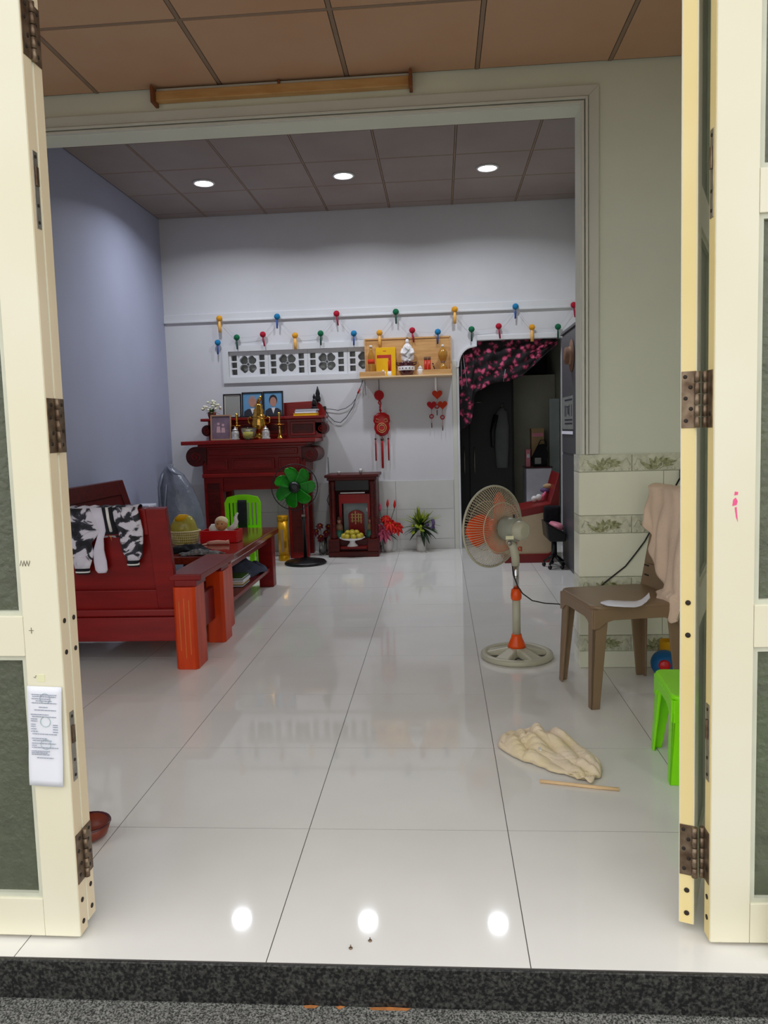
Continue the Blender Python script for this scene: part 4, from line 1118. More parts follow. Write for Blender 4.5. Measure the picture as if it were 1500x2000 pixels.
for k, (mm, x0, x1, lb) in enumerate((('yellowbook', -0.985, -0.755, 'thick yellow book at the bottom of the altar stack'), ('paper', -0.97, -0.76, 'white book in the middle of the altar stack'), ('frameblack', -0.965, -0.75, 'dark book on top of the altar stack'))):
    z = 1.3625 + (0, 0.026, 0.048)[k]; h = (0.0255, 0.0215, 0.02)[k]
    t = thing('book', lb, 'book', ((x0 + x1) / 2, 5.87, z), group='books on the altar')
    w = x1 - x0
    MB().box(-w / 2, w / 2, -0.07, 0.07, 0, 0.003).build('cover', mt[mm], t, local=True)
    MB().box(-w / 2 + 0.003, w / 2 - 0.003, -0.067, 0.067, 0.003, h - 0.0035).build('pages', mt[mm if mm == 'yellowbook' else 'paper'], t, local=True)
    MB().box(-w / 2, w / 2, -0.07, 0.07, h - 0.0035, h).build('cover', mt[mm], t, local=True)
sb = thing('statuette', 'small dark pointed statuette standing on the altar books', 'figurine', (-0.785, 5.87, 1.431))
MB().lathe([(0.03, 0), (0.032, 0.012), (0.02, 0.02)], (0, 0, 0), 14).build('base', mt['black'], sb, local=True)
MB().lathe([(0.022, 0.02), (0.026, 0.05), (0.018, 0.08), (0.012, 0.095)], (0, 0, 0), 14).build('body', mt['black'], sb, local=True)
MB().lathe([(0.012, 0.095), (0.016, 0.11), (0.010, 0.125), (0.004, 0.14)], (0, 0, 0), 12).build('head', mt['black'], sb, local=True)

# yellow gift tube
yt = thing('gift_tube', 'tall gold yellow cardboard tube on the floor by the altar leg', 'tube', (-1.075, 5.53, 0))
MB().lathe([(0.053, 0.0), (0.053, 0.05)], (0, 0, 0), 22).build('base_cap', mt['goldtube'], yt, local=True, bevel=0.003)
MB().lathe([(0.050, 0.05), (0.050, 0.385)], (0, 0, 0), 22).build('barrel', mt['goldtube'], yt, local=True)
MB().lathe([(0.053, 0.385), (0.053, 0.425), (0.047, 0.43)], (0, 0, 0), 22).build('cap', mt['goldtube'], yt, local=True)
MB().box(-0.014, 0.014, -0.0525, -0.049, 0.09, 0.30).build('printed_band', mt['framewood'], yt, local=True)

# ================================================================== GREEN PEDESTAL FAN
gf = thing('pedestal_fan', 'black pedestal fan with bright green blades before the altar', 'fan', (-0.835, 5.33, 0))
MB().lathe([(0.19, 0), (0.195, 0.012), (0.18, 0.028), (0.06, 0.045), (0.03, 0.06)], (0, 0, 0), 32).build('base', mt['black'], gf, local=True)
MB().lathe([(0.016, 0.05), (0.016, 0.40), (0.022, 0.405), (0.022, 0.44), (0.010, 0.445), (0.010, 0.62)], (0, 0, 0), 14).build('pole', mt['black'], gf, local=True)
fdir = Vector((0.12, -1, 0.04)).normalized()
fc = Vector((-0.055, -0.10, 0.715))
MB().lathe([(0.02, -0.16), (0.06, -0.15), (0.065, -0.06), (0.05, -0.045)], fc, 18, fdir).build('motor', mt['black'], gf, local=True)
MB().lathe([(0.018, 0.60), (0.03, 0.64), (0.025, 0.70)], (0, 0, 0), 12).build('neck', mt['black'], gf, local=True)
def guard(mb, c, d, R, depth, nw, nr, wr):
    d = Vector(d).normalized(); e1 = d.orthogonal().normalized(); e2 = d.cross(e1)
    for k in range(nw):
        a = 2 * PI * k / nw
        r_ = e1 * math.cos(a) + e2 * math.sin(a)
        pts = []
        for t in (0.22, 0.5, 0.75, 0.92, 1.0):
            pts.append(c + r_ * R * t + d * depth * (1 - t ** 3))
        mb.tube(pts, wr, 4)
    for t in nr:
        rr = R * t
        mb.tube([c + (e1 * math.cos(2 * PI * k / 36) + e2 * math.sin(2 * PI * k / 36)) * rr + d * depth * (1 - t ** 3) for k in range(36)], wr * 1.4, 5, closed=True)
    return mb
guard(MB(), fc, fdir, 0.205, 0.055, 40, (0.22, 0.6, 1.0), 0.0008).build('front_guard', mt['black'], gf, local=True)
guard(MB(), fc, fdir, 0.205, -0.055, 40, (0.3, 0.6), 0.0009).build('rear_guard', mt['black'], gf, local=True)
MB().tube([fc + (fdir.orthogonal().normalized() * math.cos(2 * PI * k / 40) + fdir.cross(fdir.orthogonal().normalized()) * math.sin(2 * PI * k / 40)) * 0.206 for k in range(40)], 0.0045, 6, closed=True).build('guard_rim', mt['black'], gf, local=True)
def blades(parent, c, d, R, r0, nb, mat, name, wide, twist, a0=0.3, sweep=0.25):
    d = Vector(d).normalized(); e1 = d.orthogonal().normalized(); e2 = d.cross(e1)
    for k in range(nb):
        a = a0 + 2 * PI * k / nb
        def fn(u, v):
            rr = lerp(r0, R, v)
            w = wide * (0.45 + 0.55 * math.sin(PI * min(1, 0.15 + v * 0.62))) * (1 if v < 0.8 else math.sqrt(max(0.02, 1 - ((v - 0.8) / 0.2) ** 2 * 0.75)))
            t = a + sweep * v + (u - 0.5) * w / rr * 1.0
            return tuple(c + (e1 * math.cos(t) + e2 * math.sin(t)) * rr + d * (u - 0.5) * twist * 1.0)
        MB().grid(fn, 8, 10).build(name, mat, parent, solid=0.003, local=True)
blades(gf, fc + fdir * 0.0, fdir, 0.185, 0.045, 7, mt['fan_green'], 'blade', 0.115, 0.03, sweep=0.35)
MB().lathe([(0.045, -0.02), (0.05, 0.0), (0.045, 0.022), (0.02, 0.03)], fc, 20, fdir).build('hub', mt['black'], gf, local=True)
MB().lathe([(0.048, 0.058), (0.05, 0.064), (0.02, 0.068)], fc, 20, fdir).build('guard_badge', mt['black'], gf, local=True)
MB().box(-0.012, 0.02, -0.05, -0.03, 0.44, 0.46).build('knob', mt['steel'], gf, local=True)

# ================================================================== FLOOR SHRINE
sh = thing('floor_shrine', 'small dark red wooden floor shrine with pillars and a gilded plaque', 'shrine', (-0.42, 5.85, 0))
X0, X1 = -0.665, -0.18
MB().box(X0, X1, 5.64, 6.04, 0.001, 0.055).build('plinth', mt['wood_dark'], sh, bevel=0.008)
for x0, x1 in ((X0, X0 + 0.11), (X1 - 0.11, X1)):
    MB().box(x0, x1, 5.635, 5.70, 0.055, 0.175).build('plinth_block', mt['wood_dark'], sh, bevel=0.008)
MB().box(X0 + 0.01, X1 - 0.01, 5.70, 6.03, 0.055, 0.165).build('offering_step', mt['wood_dark'], sh, bevel=0.004)
MB().box(X0 + 0.11, X1 - 0.11, 5.655, 5.70, 0.075, 0.105).build('step_lip', mt['wood'], sh, bevel=0.008)
MB().box(X0 + 0.015, X0 + 0.035, 5.69, 6.03, 0.165, 0.74).build('side_panel', mt['wood_dark'], sh)
MB().box(X1 - 0.035, X1 - 0.015, 5.69, 6.03, 0.165, 0.74).build('side_panel', mt['wood_dark'], sh)
MB().box(X0 + 0.015, X1 - 0.015, 6.01, 6.035, 0.165, 0.74).build('back_panel', mt['wood_dark'], sh)
MB().box(X0 - 0.015, X1 + 0.015, 5.625, 6.045, 0.765, 0.792).build('roof_slab', mt['wood_dark'], sh, bevel=0.006)
MB().box(X0 + 0.005, X1 - 0.005, 5.645, 6.04, 0.738, 0.766).build('cornice', mt['wood_dark'], sh, bevel=0.004)
MB().box(X0 + 0.08, X1 - 0.08, 5.66, 5.68, 0.64, 0.738).build('carved_frieze', mt['black'], sh, bevel=0.004)
MB().box(X0 + 0.13, X1 - 0.12, 5.652, 5.664, 0.612, 0.622).build('frieze_line', mt['silver'], sh)
for x in (X0 + 0.055, X1 - 0.055):
    MB().lathe([(0.032, 0.175), (0.034, 0.20), (0.022, 0.21), (0.022, 0.69), (0.030, 0.70), (0.033, 0.715), (0.026, 0.738)], (x, 5.675, 0), 16).build('pillar', mt['wood_dark'], sh)
MB().box(X0 + 0.09, X1 - 0.09, 5.83, 5.85, 0.50, 0.59).build('inner_header', mt['red'], sh)
for x0, x1 in ((X0 + 0.09, X0 + 0.115), (X1 - 0.115, X1 - 0.09)):
    MB().box(x0, x1, 5.83, 5.85, 0.165, 0.50).build('inner_jamb', mt['red'], sh)
MB().box(X0 + 0.115, X1 - 0.115, 5.98, 6.0, 0.165, 0.55).build('mirror_back', mt['bluegrey'], sh)
pq = MB().prism([(-0.50, 0.166), (-0.345, 0.166), (-0.345, 0.37)] + [(-0.4225 + 0.0775 * math.cos(a), 0.37 + 0.05 * math.sin(a)) for a in [PI * k / 10 for k in range(11)]] + [(-0.50, 0.37)], 5.95, 5.965, 'y').build('plaque', mt['red'], sh, bevel=0.003)
gs = MB()
for (x, z0, z1) in ((-0.462, 0.30, 0.39), (-0.43, 0.28, 0.41), (-0.40, 0.30, 0.39), (-0.375, 0.29, 0.37)):
    gs.box(x - 0.005, x + 0.005, 5.946, 5.951, z0, z1)
for z in (0.31, 0.345, 0.375):
    gs.box(-0.475, -0.365, 5.946, 5.951, z, z + 0.007)
gs.build('gilded_characters', mt['goldthread'], pq)
for dx in (-0.11, 0.11):
    MB().box(-0.4225 + dx - 0.012, -0.4225 + dx + 0.012, 5.97, 5.982, 0.40, 0.44).build('wall_ornament', mt['silver'], sh)
for x, lb in ((-0.575, 'pale green seated figurine at the left in the floor shrine'), (-0.265, 'orange and green seated figurine at the right in the floor shrine')):
    t = thing('deity_figurine', lb, 'figurine', (x, 5.79, 0.166), group='figurines in the floor shrine')
    left = x < -0.4
    MB().lathe([(0.042, 0), (0.046, 0.02), (0.043, 0.05), (0.035, 0.08)], (0, 0, 0), 16).build('robe', mt['teal'], t, local=True)
    MB().loft([((0, 0, 0.075), (0.04, 0, 0), (0, 0.03, 0)), ((0, 0, 0.12), (0.036, 0, 0), (0, 0.028, 0)), ((0, 0, 0.15), (0.018, 0, 0), (0, 0.016, 0))], 14).build('torso', mt['framewood' if left else 'carton'], t, local=True)
    MB().ball((0, 0, 0.172), (0.022, 0.022, 0.027), 12, 9).build('head', mt['skin'], t, local=True)
    MB().lathe([(0.023, 0.178), (0.018, 0.20), (0.006, 0.212)], (0, 0, 0), 12).build('hat', mt['hat'], t, local=True)
cp = thing('fruit_stand', 'white footed dish holding yellow fruit before the floor shrine', 'fruit stand', (-0.435, 5.665, 0.106))
MB().lathe([(0.055, 0.0), (0.05, 0.008), (0.028, 0.03), (0.026, 0.05), (0.10, 0.066), (0.125, 0.082), (0.12, 0.084), (0.09, 0.070), (0.0, 0.062)], (0, 0, 0), 26).build('dish', mt['porcelain'], cp, local=True)
fi = 0
for ring, nn, zz in ((0.082, 8, 0.098), (0.042, 4, 0.128)):
    for k in range(nn):
        a = 2 * PI * k / nn + ring * 3
        p = (-0.435 + ring * math.cos(a), 5.665 + ring * math.sin(a), 0.106 + zz)
        side = 'lower ring' if ring > 0.05 else 'top'
        f = thing('lemon', 'small yellow green fruit heaped on the white dish, %s of the heap' % side, 'fruit', p, group='fruit on the dish, %s' % side)
        MB().ball((0, 0, 0), (0.029, 0.029, 0.027), 12, 8).build('flesh', mt['fruit'], f, local=True)
        MB().lathe([(0.004, 0.026), (0.002, 0.032)], (0, 0, 0), 6).build('stem', mt['leafdark'], f, local=True)
for x, lb, h in ((-0.335, 'small silver cup on top of the floor shrine', 0.05), (-0.545, 'little white cup on the shrine roof, left one', 0.03)):
    t = thing('cup', lb, 'cup', (x, 5.68, 0.7925))
    MB().lathe([(0.012, 0), (0.018, h * 0.5), (0.02, h), (0.017, h), (0.014, h * 0.5), (0.0, 0.006)], (0, 0, 0), 14).build('bowl', mt['silver'], t, local=True)
    MB().tube([(0.018, 0, h * 0.8), (0.03, 0, h * 0.7), (0.03, 0, h * 0.4), (0.017, 0, h * 0.35)], 0.003, 6).build('handle', mt['silver'], t, local=True)

# ================================================================== FLOWER VASES ON THE FLOOR
v1 = thing('flower_vase', 'red and pink lilies in a white vase right of the floor shrine', 'flowers', (-0.115, 5.955, 0))
MB().lathe([(0.035, 0), (0.05, 0.03), (0.055, 0.09), (0.038, 0.15), (0.04, 0.165), (0.034, 0.165), (0.03, 0.15), (0.045, 0.09), (0.0, 0.02)], (0, 0, 0), 20).build('vase', mt['porcelain'], v1, local=True)
rnd = random.Random(4)
def flower(parent, c, d, n, L, w, mat, name='flower', bend=0.5):
    mb = MB(); d = Vector(d).normalized(); e1 = d.orthogonal().normalized(); e2 = d.cross(e1)
    for k in range(n):
        a = 2 * PI * k / n
        dd = (e1 * math.cos(a) + e2 * math.sin(a)) * 0.85 + d * 0.55
        mb.leaf(c, dd, d, L, w, bend, 5)
    o = mb.build(name, mat, parent, local=True)
    MB().ball(tuple(Vector(c) + d * 0.008), 0.007, 8, 6).build('stamen', mt['yellow'], o, local=True)
for c, d, mm, L in (((0.03, -0.06, 0.29), (0.2, -1, 0.3), 'petalred', 0.075), ((-0.055, -0.07, 0.25), (-0.4, -1, 0.1), 'petalpink', 0.08), ((0.085, -0.05, 0.265), (0.8, -1, 0.1), 'petalred', 0.07), ((-0.02, -0.085, 0.215), (-0.1, -1, -0.2), 'petalpink', 0.075), ((-0.01, -0.02, 0.33), (-0.2, -0.8, 0.8), 'petalred', 0.06), ((0.02, 0.0, 0.24), (0.5, -1, 0.4), 'petalpink', 0.06)):
    flower(v1, c, d, 7, L * 1.15, 0.026, mt[mm])
for c0, c1, mm in (((0.01, 0, 0.2), (0.005, 0, 0.44), 'petalred'), ((0.02, 0, 0.2), (0.075, 0, 0.43), 'petalred'), ((-0.01, 0, 0.2), (-0.07, 0, 0.40), 'petalpink')):
    b_ = Vector(c1)
    s_ = MB().tube([c0, ((c0[0] + c1[0]) / 2 - 0.01, 0, (c0[2] + c1[2]) / 2), c1], 0.003, 6).build('stalk', mt['leafdark'], v1, local=True)
    MB().loft([(b_, (0.005, 0, 0), (0, 0.005, 0)), (b_ + Vector((0.002, 0, 0.03)), (0.014, 0, 0), (0, 0.012, 0)), (b_ + Vector((0.004, 0, 0.06)), (0.010, 0, 0), (0, 0.009, 0)), (b_ + Vector((0.005, 0, 0.085)), (0.002, 0, 0), (0, 0.002, 0))], 10).build('bud', mt[mm], s_, local=True)
lm = MB()
for k in range(9):
    a = rnd.uniform(PI, 2 * PI); lm.leaf((0, -0.01, 0.165), (math.cos(a), math.sin(a) * 0.5, rnd.uniform(0.2, 0.7)), (0, 0, 1), rnd.uniform(0.09, 0.13), 0.012, 0.8, 5)
lm.build('leaves', mt['leafdark'], v1, local=True)
v2 = thing('flower_vase', 'yellow green leafy plant in a plain white cylinder vase', 'plant', (0.215, 5.955, 0))
MB().lathe([(0.043, 0), (0.047, 0.006), (0.047, 0.15), (0.041, 0.15), (0.040, 0.02), (0, 0.02)], (0, 0, 0), 20).build('vase', mt['white'], v2, local=True)
for mm, n_, el, L in (('leafyellow', 26, (0.5, 1.35), (0.20, 0.29)), ('leaf', 36, (0.0, 1.2), (0.15, 0.23)), ('leafdark', 26, (-0.5, 0.7), (0.12, 0.19))):
    lm = MB()
    for k in range(n_):
        a = rnd.uniform(0, 2 * PI); e = rnd.uniform(*el); d = Vector((math.cos(a) * math.cos(e), math.sin(a) * math.cos(e) * 0.55 - 0.1, math.sin(e)))
        lm.leaf((0, 0, 0.235), d, (0, 0, 1), rnd.uniform(*L), 0.019, 0.22 if mm == 'leafyellow' else 0.4, 5)
    lm.build('leaves', mt[mm], v2, local=True)
pm = MB(); ym = MB()
for k in range(10):
    pm.ball((0.09 + rnd.uniform(-0.03, 0.04), -0.06 + rnd.uniform(-0.03, 0.02), 0.26 + rnd.uniform(-0.05, 0.06)), 0.016, 8, 6)
    ym.ball((-0.03 + rnd.uniform(-0.06, 0.08), -0.075 + rnd.uniform(-0.02, 0.02), 0.21 + rnd.uniform(-0.035, 0.05)), 0.015, 8, 6)
pm.build('purple_blossoms', mt['purple'], v2, local=True); ym.build('yellow_blossoms', mt['leafyellow'], v2, local=True)
v0 = thing('flower_vase', 'dark red artificial flowers in a clear vase left of the floor shrine', 'flowers', (-0.745, 5.83, 0))
MB().lathe([(0.04, 0), (0.045, 0.03), (0.035, 0.10), (0.042, 0.17), (0.038, 0.17), (0.031, 0.10), (0.04, 0.03), (0, 0.01)], (0, 0, 0), 18).build('vase', mt['glass'], v0, local=True)
for c, d in (((-0.05, -0.04, 0.24), (-0.4, -1, 0.3)), ((0.04, -0.05, 0.23), (0.4, -1, 0.2)), ((-0.01, -0.05, 0.19), (0, -1, 0)), ((0.06, -0.02, 0.28), (0.5, -0.8, 0.6)), ((-0.02, -0.02, 0.29), (-0.1, -0.9, 0.6))):
    flower(v0, c, d, 7, 0.05, 0.014, mt['petalmaroon'])
    MB().tube([(0, 0, 0.05), (c[0] * 0.5, c[1] * 0.5, 0.15), c], 0.0025, 6).build('stalk', mt['leafdark'], v0, local=True)

# ================================================================== WALL SHELF WITH ITS STATUE
ws = thing('wall_shelf', 'pine wall shelf with a tall back board under the garland', 'shelf', (0.11, 5.95, 1.70))
MB().box(-0.335, 0.555, 5.83, 6.078, 1.700, 1.716).build('shelf_board', mt['shelfpale'], ws, bevel=0.003)
bd = MB().box(-0.285, 0.54, 6.052, 6.072, 1.716, 2.085).build('back_board', mt['shelfwood'], ws, bevel=0.002)
for a in ((-0.29, 0.545, 6.044, 6.076, 2.08, 2.096), (-0.297, -0.283, 6.044, 6.076, 1.716, 2.09), (0.533, 0.547, 6.044, 6.076, 1.716, 2.09)):
    MB().box(*a).build('frame_strip', mt['shelfwood'], ws, bevel=0.002)
MB().box(-0.325, -0.09, 5.838, 5.852, 1.7165, 1.762).build('front_lip', mt['shelfwood'], ws, bevel=0.002)
MB().box(0.27, 0.548, 5.838, 5.852, 1.7165, 1.762).build('front_lip', mt['shelfwood'], ws, bevel=0.002)
MB().box(-0.333, -0.319, 5.84, 6.07, 1.7165, 1.76).build('end_lip', mt['shelfwood'], ws, bevel=0.002)
MB().box(0.537, 0.551, 5.855, 6.04, 1.7165, 1.81).build('end_lip', mt['shelfwood'], ws, bevel=0.002)
ZS = 1.7165
def bottle(name, label, loc, h, r, mat, capmat, labelmat, cat='bottle'):
    t = thing(name, label, cat, loc)
    MB().lathe([(r * 0.9, 0), (r, 0.01), (r, h * 0.62), (r * 0.75, h * 0.74), (r * 0.36, h * 0.84), (r * 0.36, h * 0.93)], (0, 0, 0), 18).build('body', mt[mat], t, local=True)
    MB().lathe([(r * 0.45, h * 0.93), (r * 0.45, h), (r * 0.2, h * 1.005)], (0, 0, 0), 14).build('cap', mt[capmat], t, local=True)
    if labelmat:
        MB().lathe([(r * 1.02, h * 0.42), (r * 1.02, h * 0.56)], (0, 0, 0), 18).build('paper_label', mt[labelmat], t, local=True)
    return t
bottle('bottle', 'clear bottle with white cap at the left end of the wall shelf', (-0.228, 5.97, ZS), 0.305, 0.034, 'amber', 'white', 'orangered')
yb_ = thing('gift_card', 'upright yellow card with a red printed corner on the wall shelf', 'card', (-0.085, 6.02, ZS))
yb_.rotation_euler = (-0.06, 0, 0)
MB().box(-0.10, 0.092, -0.012, 0.006, 0.0, 0.288).build('board', mt['yellowbook'], yb_, bevel=0.002, local=True)
MB().prism([(-0.09, 0.215), (0.05, 0.215), (0.05, 0.06), (0.022, 0.06), (0.022, 0.185), (-0.09, 0.185)], -0.0135, -0.0118, 'y').build('red_corner', mt['redprint'], yb_, local=True)
MB().box(-0.03, 0.0, -0.0135, -0.0118, 0.25, 0.256).build('print_line', mt['redprint'], yb_, local=True)
tc_ = thing('candle', 'orange candle in front of the yellow card on the shelf', 'candle', (-0.047, 5.875, ZS))
MB().lathe([(0.022, 0), (0.024, 0.01), (0.02, 0.045), (0.0, 0.046)], (0, 0, 0), 14).build('cup', mt['porcelain'], tc_, local=True)
MB().lathe([(0.013, 0.044), (0.012, 0.14), (0.004, 0.15)], (0, 0, 0), 12).build('wax', mt['orangered'], tc_, local=True)
MB().tube([(0, 0, 0.148), (0.001, 0, 0.166)], 0.0015, 5).build('wick', mt['black'], tc_, local=True)
sc_ = thing('oil_cup', 'tiny white cup beside the candle on the wall shelf', 'cup', (-0.108, 5.885, ZS))
MB().lathe([(0.02, 0), (0.026, 0.02), (0.026, 0.045), (0.022, 0.045), (0.02, 0.015), (0, 0.01)], (0, 0, 0), 14).build('bowl', mt['porcelain'], sc_, local=True)
MB().lathe([(0.02, 0.043), (0.006, 0.058), (0.0, 0.064)], (0, 0, 0), 12).build('lid', mt['porcelain'], sc_, local=True)
ic = thing('incense_bowl', 'maroon and white porcelain incense bowl under the white statue', 'incense bowl', (0.115, 5.916, ZS))
MB().lathe([(0.055, 0), (0.06, 0.012), (0.077, 0.05), (0.08, 0.085), (0.07, 0.112), (0.078, 0.125), (0.073, 0.125), (0.062, 0.11), (0, 0.10)], (0, 0, 0), 26).build('bowl', mt['maroon'], ic, local=True)
wbnd = MB().lathe([(0.0785, 0.048), (0.082, 0.07), (0.0805, 0.088)], (0, 0, 0), 26, cap=False).build('white_band', mt['porcelain'], ic, local=True)
for k in range(5):
    a = -PI / 2 + (k - 2) * 0.42
    MB().ball((0.081 * math.cos(a), 0.081 * math.sin(a), 0.068), (0.006, 0.006, 0.006), 8, 6).build('blossom', mt['maroon'], wbnd, local=True)
for s in (-1, 1):
    MB().tube([(s * 0.075, 0, 0.10), (s * 0.095, 0, 0.112), (s * 0.098, 0, 0.13), (s * 0.078, 0, 0.122)], 0.006, 8).build('ear_handle', mt['maroon'], ic, local=True)
sg = thing('white_statue', 'white porcelain seated statue with patterned robe on the wall shelf', 'statue', (0.125, 6.012, ZS))
MB().loft([((0, 0, 0), (0.05, 0, 0), (0, 0.018, 0)), ((0, 0, 0.10), (0.045, 0, 0), (0, 0.016, 0)), ((0, 0, 0.135), (0.05, 0, 0), (0, 0.018, 0))], 18).build('pedestal', mt['maroon'], sg, local=True)
MB().loft([((0, 0, 0.135), (0.05, 0, 0), (0, 0.035, 0)), ((0, 0, 0.165), (0.062, 0, 0), (0, 0.04, 0)), ((0, 0, 0.20), (0.066, 0, 0), (0, 0.04, 0)), ((0, 0, 0.25), (0.056, 0, 0), (0, 0.036, 0)), ((0, 0, 0.29), (0.042, 0, 0), (0, 0.03, 0)), ((0, 0, 0.315), (0.02, 0, 0), (0, 0.018, 0))], 20).build('robe', mt['porcelain'], sg, local=True)
MB().ball((0, -0.004, 0.335), (0.02, 0.02, 0.025), 14, 10).build('head', mt['porcelain'], sg, local=True)
MB().loft([((0, 0.004, 0.338), (0.024, 0, 0), (0, 0.022, 0)), ((0, 0.004, 0.358), (0.016, 0, 0), (0, 0.016, 0)), ((0, 0.002, 0.375), (0.007, 0, 0), (0, 0.007, 0))], 14).build('topknot', mt['hat'], sg, local=True)
fold = MB()
for x0, z0, x1, z1 in ((-0.03, 0.28, 0.02, 0.24), (0.025, 0.26, -0.02, 0.21), (-0.045, 0.22, 0.0, 0.18), (0.045, 0.2, 0.01, 0.17)):
    fold.tube([(x0, -0.036, z0), ((x0 + x1) / 2, -0.044, (z0 + z1) / 2), (x1, -0.042, z1)], 0.003, 6)
fold.build('robe_folds', mt['photogrey'], sg, local=True)
for s in (-1, 1):
    MB().tube([(s * 0.045, -0.01, 0.26), (s * 0.055, -0.03, 0.225), (s * 0.02, -0.048, 0.21)], [0.016, 0.017, 0.011], 10).build('arm', mt['porcelain'], sg, local=True)
    MB().ball((s * 0.022, -0.04, 0.148), (0.014, 0.02, 0.01), 10, 7).build('foot', mt['porcelain'], sg, local=True)
jr = thing('small_jar', 'small white jar right of the incense bowl on the shelf', 'jar', (0.247, 5.93, ZS))
MB().lathe([(0.022, 0), (0.03, 0.015), (0.031, 0.05), (0.022, 0.065)], (0, 0, 0), 16).build('body', mt['porcelain'], jr, local=True)
MB().lathe([(0.025, 0.065), (0.02, 0.078), (0.006, 0.084), (0.006, 0.092)], (0, 0, 0), 14).build('lid', mt['porcelain'], jr, local=True)
for x, lb in ((0.300, 'red wax candle glass, left of the pair on the shelf'), (0.334, 'red wax candle glass, right of the pair on the shelf')):
    t = thing('candle_glass', lb, 'candle', (x, 5.95, ZS), group='red candle glasses on the shelf')
    MB().lathe([(0.014, 0), (0.015, 0.15), (0.0, 0.152)], (0, 0, 0), 14).build('wax', mt['redcandle'], t, local=True)
    MB().lathe([(0.0155, 0.145), (0.0155, 0.176)], (0, 0, 0), 14).build('cap', mt['hat'], t, local=True)
br_ = thing('tobacco_pot', 'little dark pot with a leaning spoon at the right of the shelf', 'pot', (0.388, 5.95, ZS))
MB().lathe([(0.03, 0), (0.034, 0.02), (0.033, 0.05), (0.028, 0.055), (0.026, 0.04), (0, 0.02)], (0, 0, 0), 16).build('pot', mt['hat'], br_, local=True)
MB().tube([(0.005, 0, 0.03), (-0.02, 0.005, 0.115)], [0.004, 0.007], 8).build('spoon', mt['maroon'], br_, local=True)
hg = thing('figure_eight_bottle', 'hourglass shaped clear bottle at the right end of the wall shelf', 'bottle', (0.468, 5.97, ZS))
MB().lathe([(0.035, 0), (0.04, 0.02), (0.042, 0.06), (0.03, 0.095), (0.012, 0.115), (0.03, 0.14), (0.046, 0.18), (0.044, 0.215), (0.02, 0.255), (0.01, 0.265)], (0, 0, 0), 22).build('body', mt['amber'], hg, local=True)
MB().lathe([(0.012, 0.265), (0.012, 0.285), (0.005, 0.29)], (0, 0, 0), 12).build('stopper', mt['white'], hg, local=True)
MB().lathe([(0.026, 0.09), (0.014, 0.112), (0.026, 0.132)], (0, 0, 0), 18).build('waist_ribbon', mt['hat'], hg, local=True)

# ================================================================== HANGING RED ORNAMENTS
o1 = thing('hanging_ornament', 'long red knotted ornament with three tassels under the shelf', 'ornament', (-0.16, 6.045, 0.82))
yo = 6.045
MB().tube([(-0.165, yo, 1.70), (-0.165, yo, 1.585)], 0.003, 6).build('cord', mt['cable'], o1)
MB().ball((-0.168, yo, 1.545), (0.05, 0.02, 0.05), 16, 10).build('round_bead', mt['redfelt'], o1)
MB().tube([(-0.165, yo, 1.50), (-0.175, yo, 1.47), (-0.155, yo, 1.44), (-0.165, yo, 1.40), (-0.155, yo, 1.375)], 0.007, 6).build('knot', mt['red'], o1)
MB().tube([(-0.16, yo, 1.50), (-0.15, yo, 1.46), (-0.165, yo, 1.43), (-0.15, yo, 1.39)], 0.006, 6).build('knot', mt['red'], o1)
md_ = MB().loft([((-0.148, yo, 1.375), (0.03, 0, 0), (0, 0.012, 0)), ((-0.148, yo, 1.345), (0.076, 0, 0), (0, 0.02, 0)), ((-0.148, yo, 1.29), (0.084, 0, 0), (0, 0.022, 0)), ((-0.148, yo, 1.265), (0.07, 0, 0), (0, 0.02, 0)), ((-0.148, yo, 1.22), (0.078, 0, 0), (0, 0.022, 0)), ((-0.148, yo, 1.17), (0.06, 0, 0), (0, 0.018, 0)), ((-0.148, yo, 1.145), (0.02, 0, 0), (0, 0.01, 0))], 22).build('medallion', mt['red'], o1)
for k, r in enumerate((0.045, 0.028)):
    MB().tube([(-0.148 + r * math.cos(a), yo - 0.024, 1.225 + r * math.sin(a)) for a in [2 * PI * i / 20 for i in range(20)]], 0.003, 6, closed=True).build('gilt_ring', mt['goldthread'], md_)
for s in (-1, 1):
    MB().tube([(-0.148 + s * 0.02, yo - 0.02, 1.30), (-0.148 + s * 0.05, yo - 0.022, 1.315), (-0.148 + s * 0.06, yo - 0.02, 1.285), (-0.148 + s * 0.03, yo - 0.022, 1.28)], 0.003, 6).build('gilt_scroll', mt['goldthread'], md_)
for x, z0, z1, r in ((-0.215, 1.15, 0.90, 0.008), (-0.15, 1.145, 0.825, 0.013), (-0.088, 1.15, 0.90, 0.008)):
    ts = MB().tube([(x, yo, z0 - 0.03), (x, yo, z0 - 0.08), (x, yo, z1)], [r * 0.6, r, r * 0.9], 10).build('tassel', mt['redfelt'], o1)
    MB().tube([(x, yo, z0 + 0.02), (x, yo, z0 - 0.03)], 0.002, 5).build('tassel_cord', mt['redstring'], ts)
    MB().ball((x, yo, z0 - 0.035), (r * 1.3, r * 1.1, r * 1.3), 10, 7).build('tassel_bead', mt['maroon'], ts)
o2 = thing('hanging_ornament', 'three red felt hearts on a white ribbon under the right shelf end', 'ornament', (0.40, 6.045, 1.18))
MB().box(0.383, 0.401, yo - 0.003, yo + 0.002, 1.56, 1.70).build('ribbon', mt['porcelain'], o2)
def felt_heart(cx, cz, s, mat):
    pts = []
    for k in range(24):
        t = 2 * PI * k / 24
        hx = 16 * math.sin(t) ** 3; hy = 13 * math.cos(t) - 5 * math.cos(2 * t) - 2 * math.cos(3 * t) - math.cos(4 * t)
        pts.append((cx + hx * s / 17, cz + hy * s / 17))
    MB().prism(pts, yo - 0.013, yo + 0.010, 'y').build('heart', mt[mat], o2, bevel=0.006)
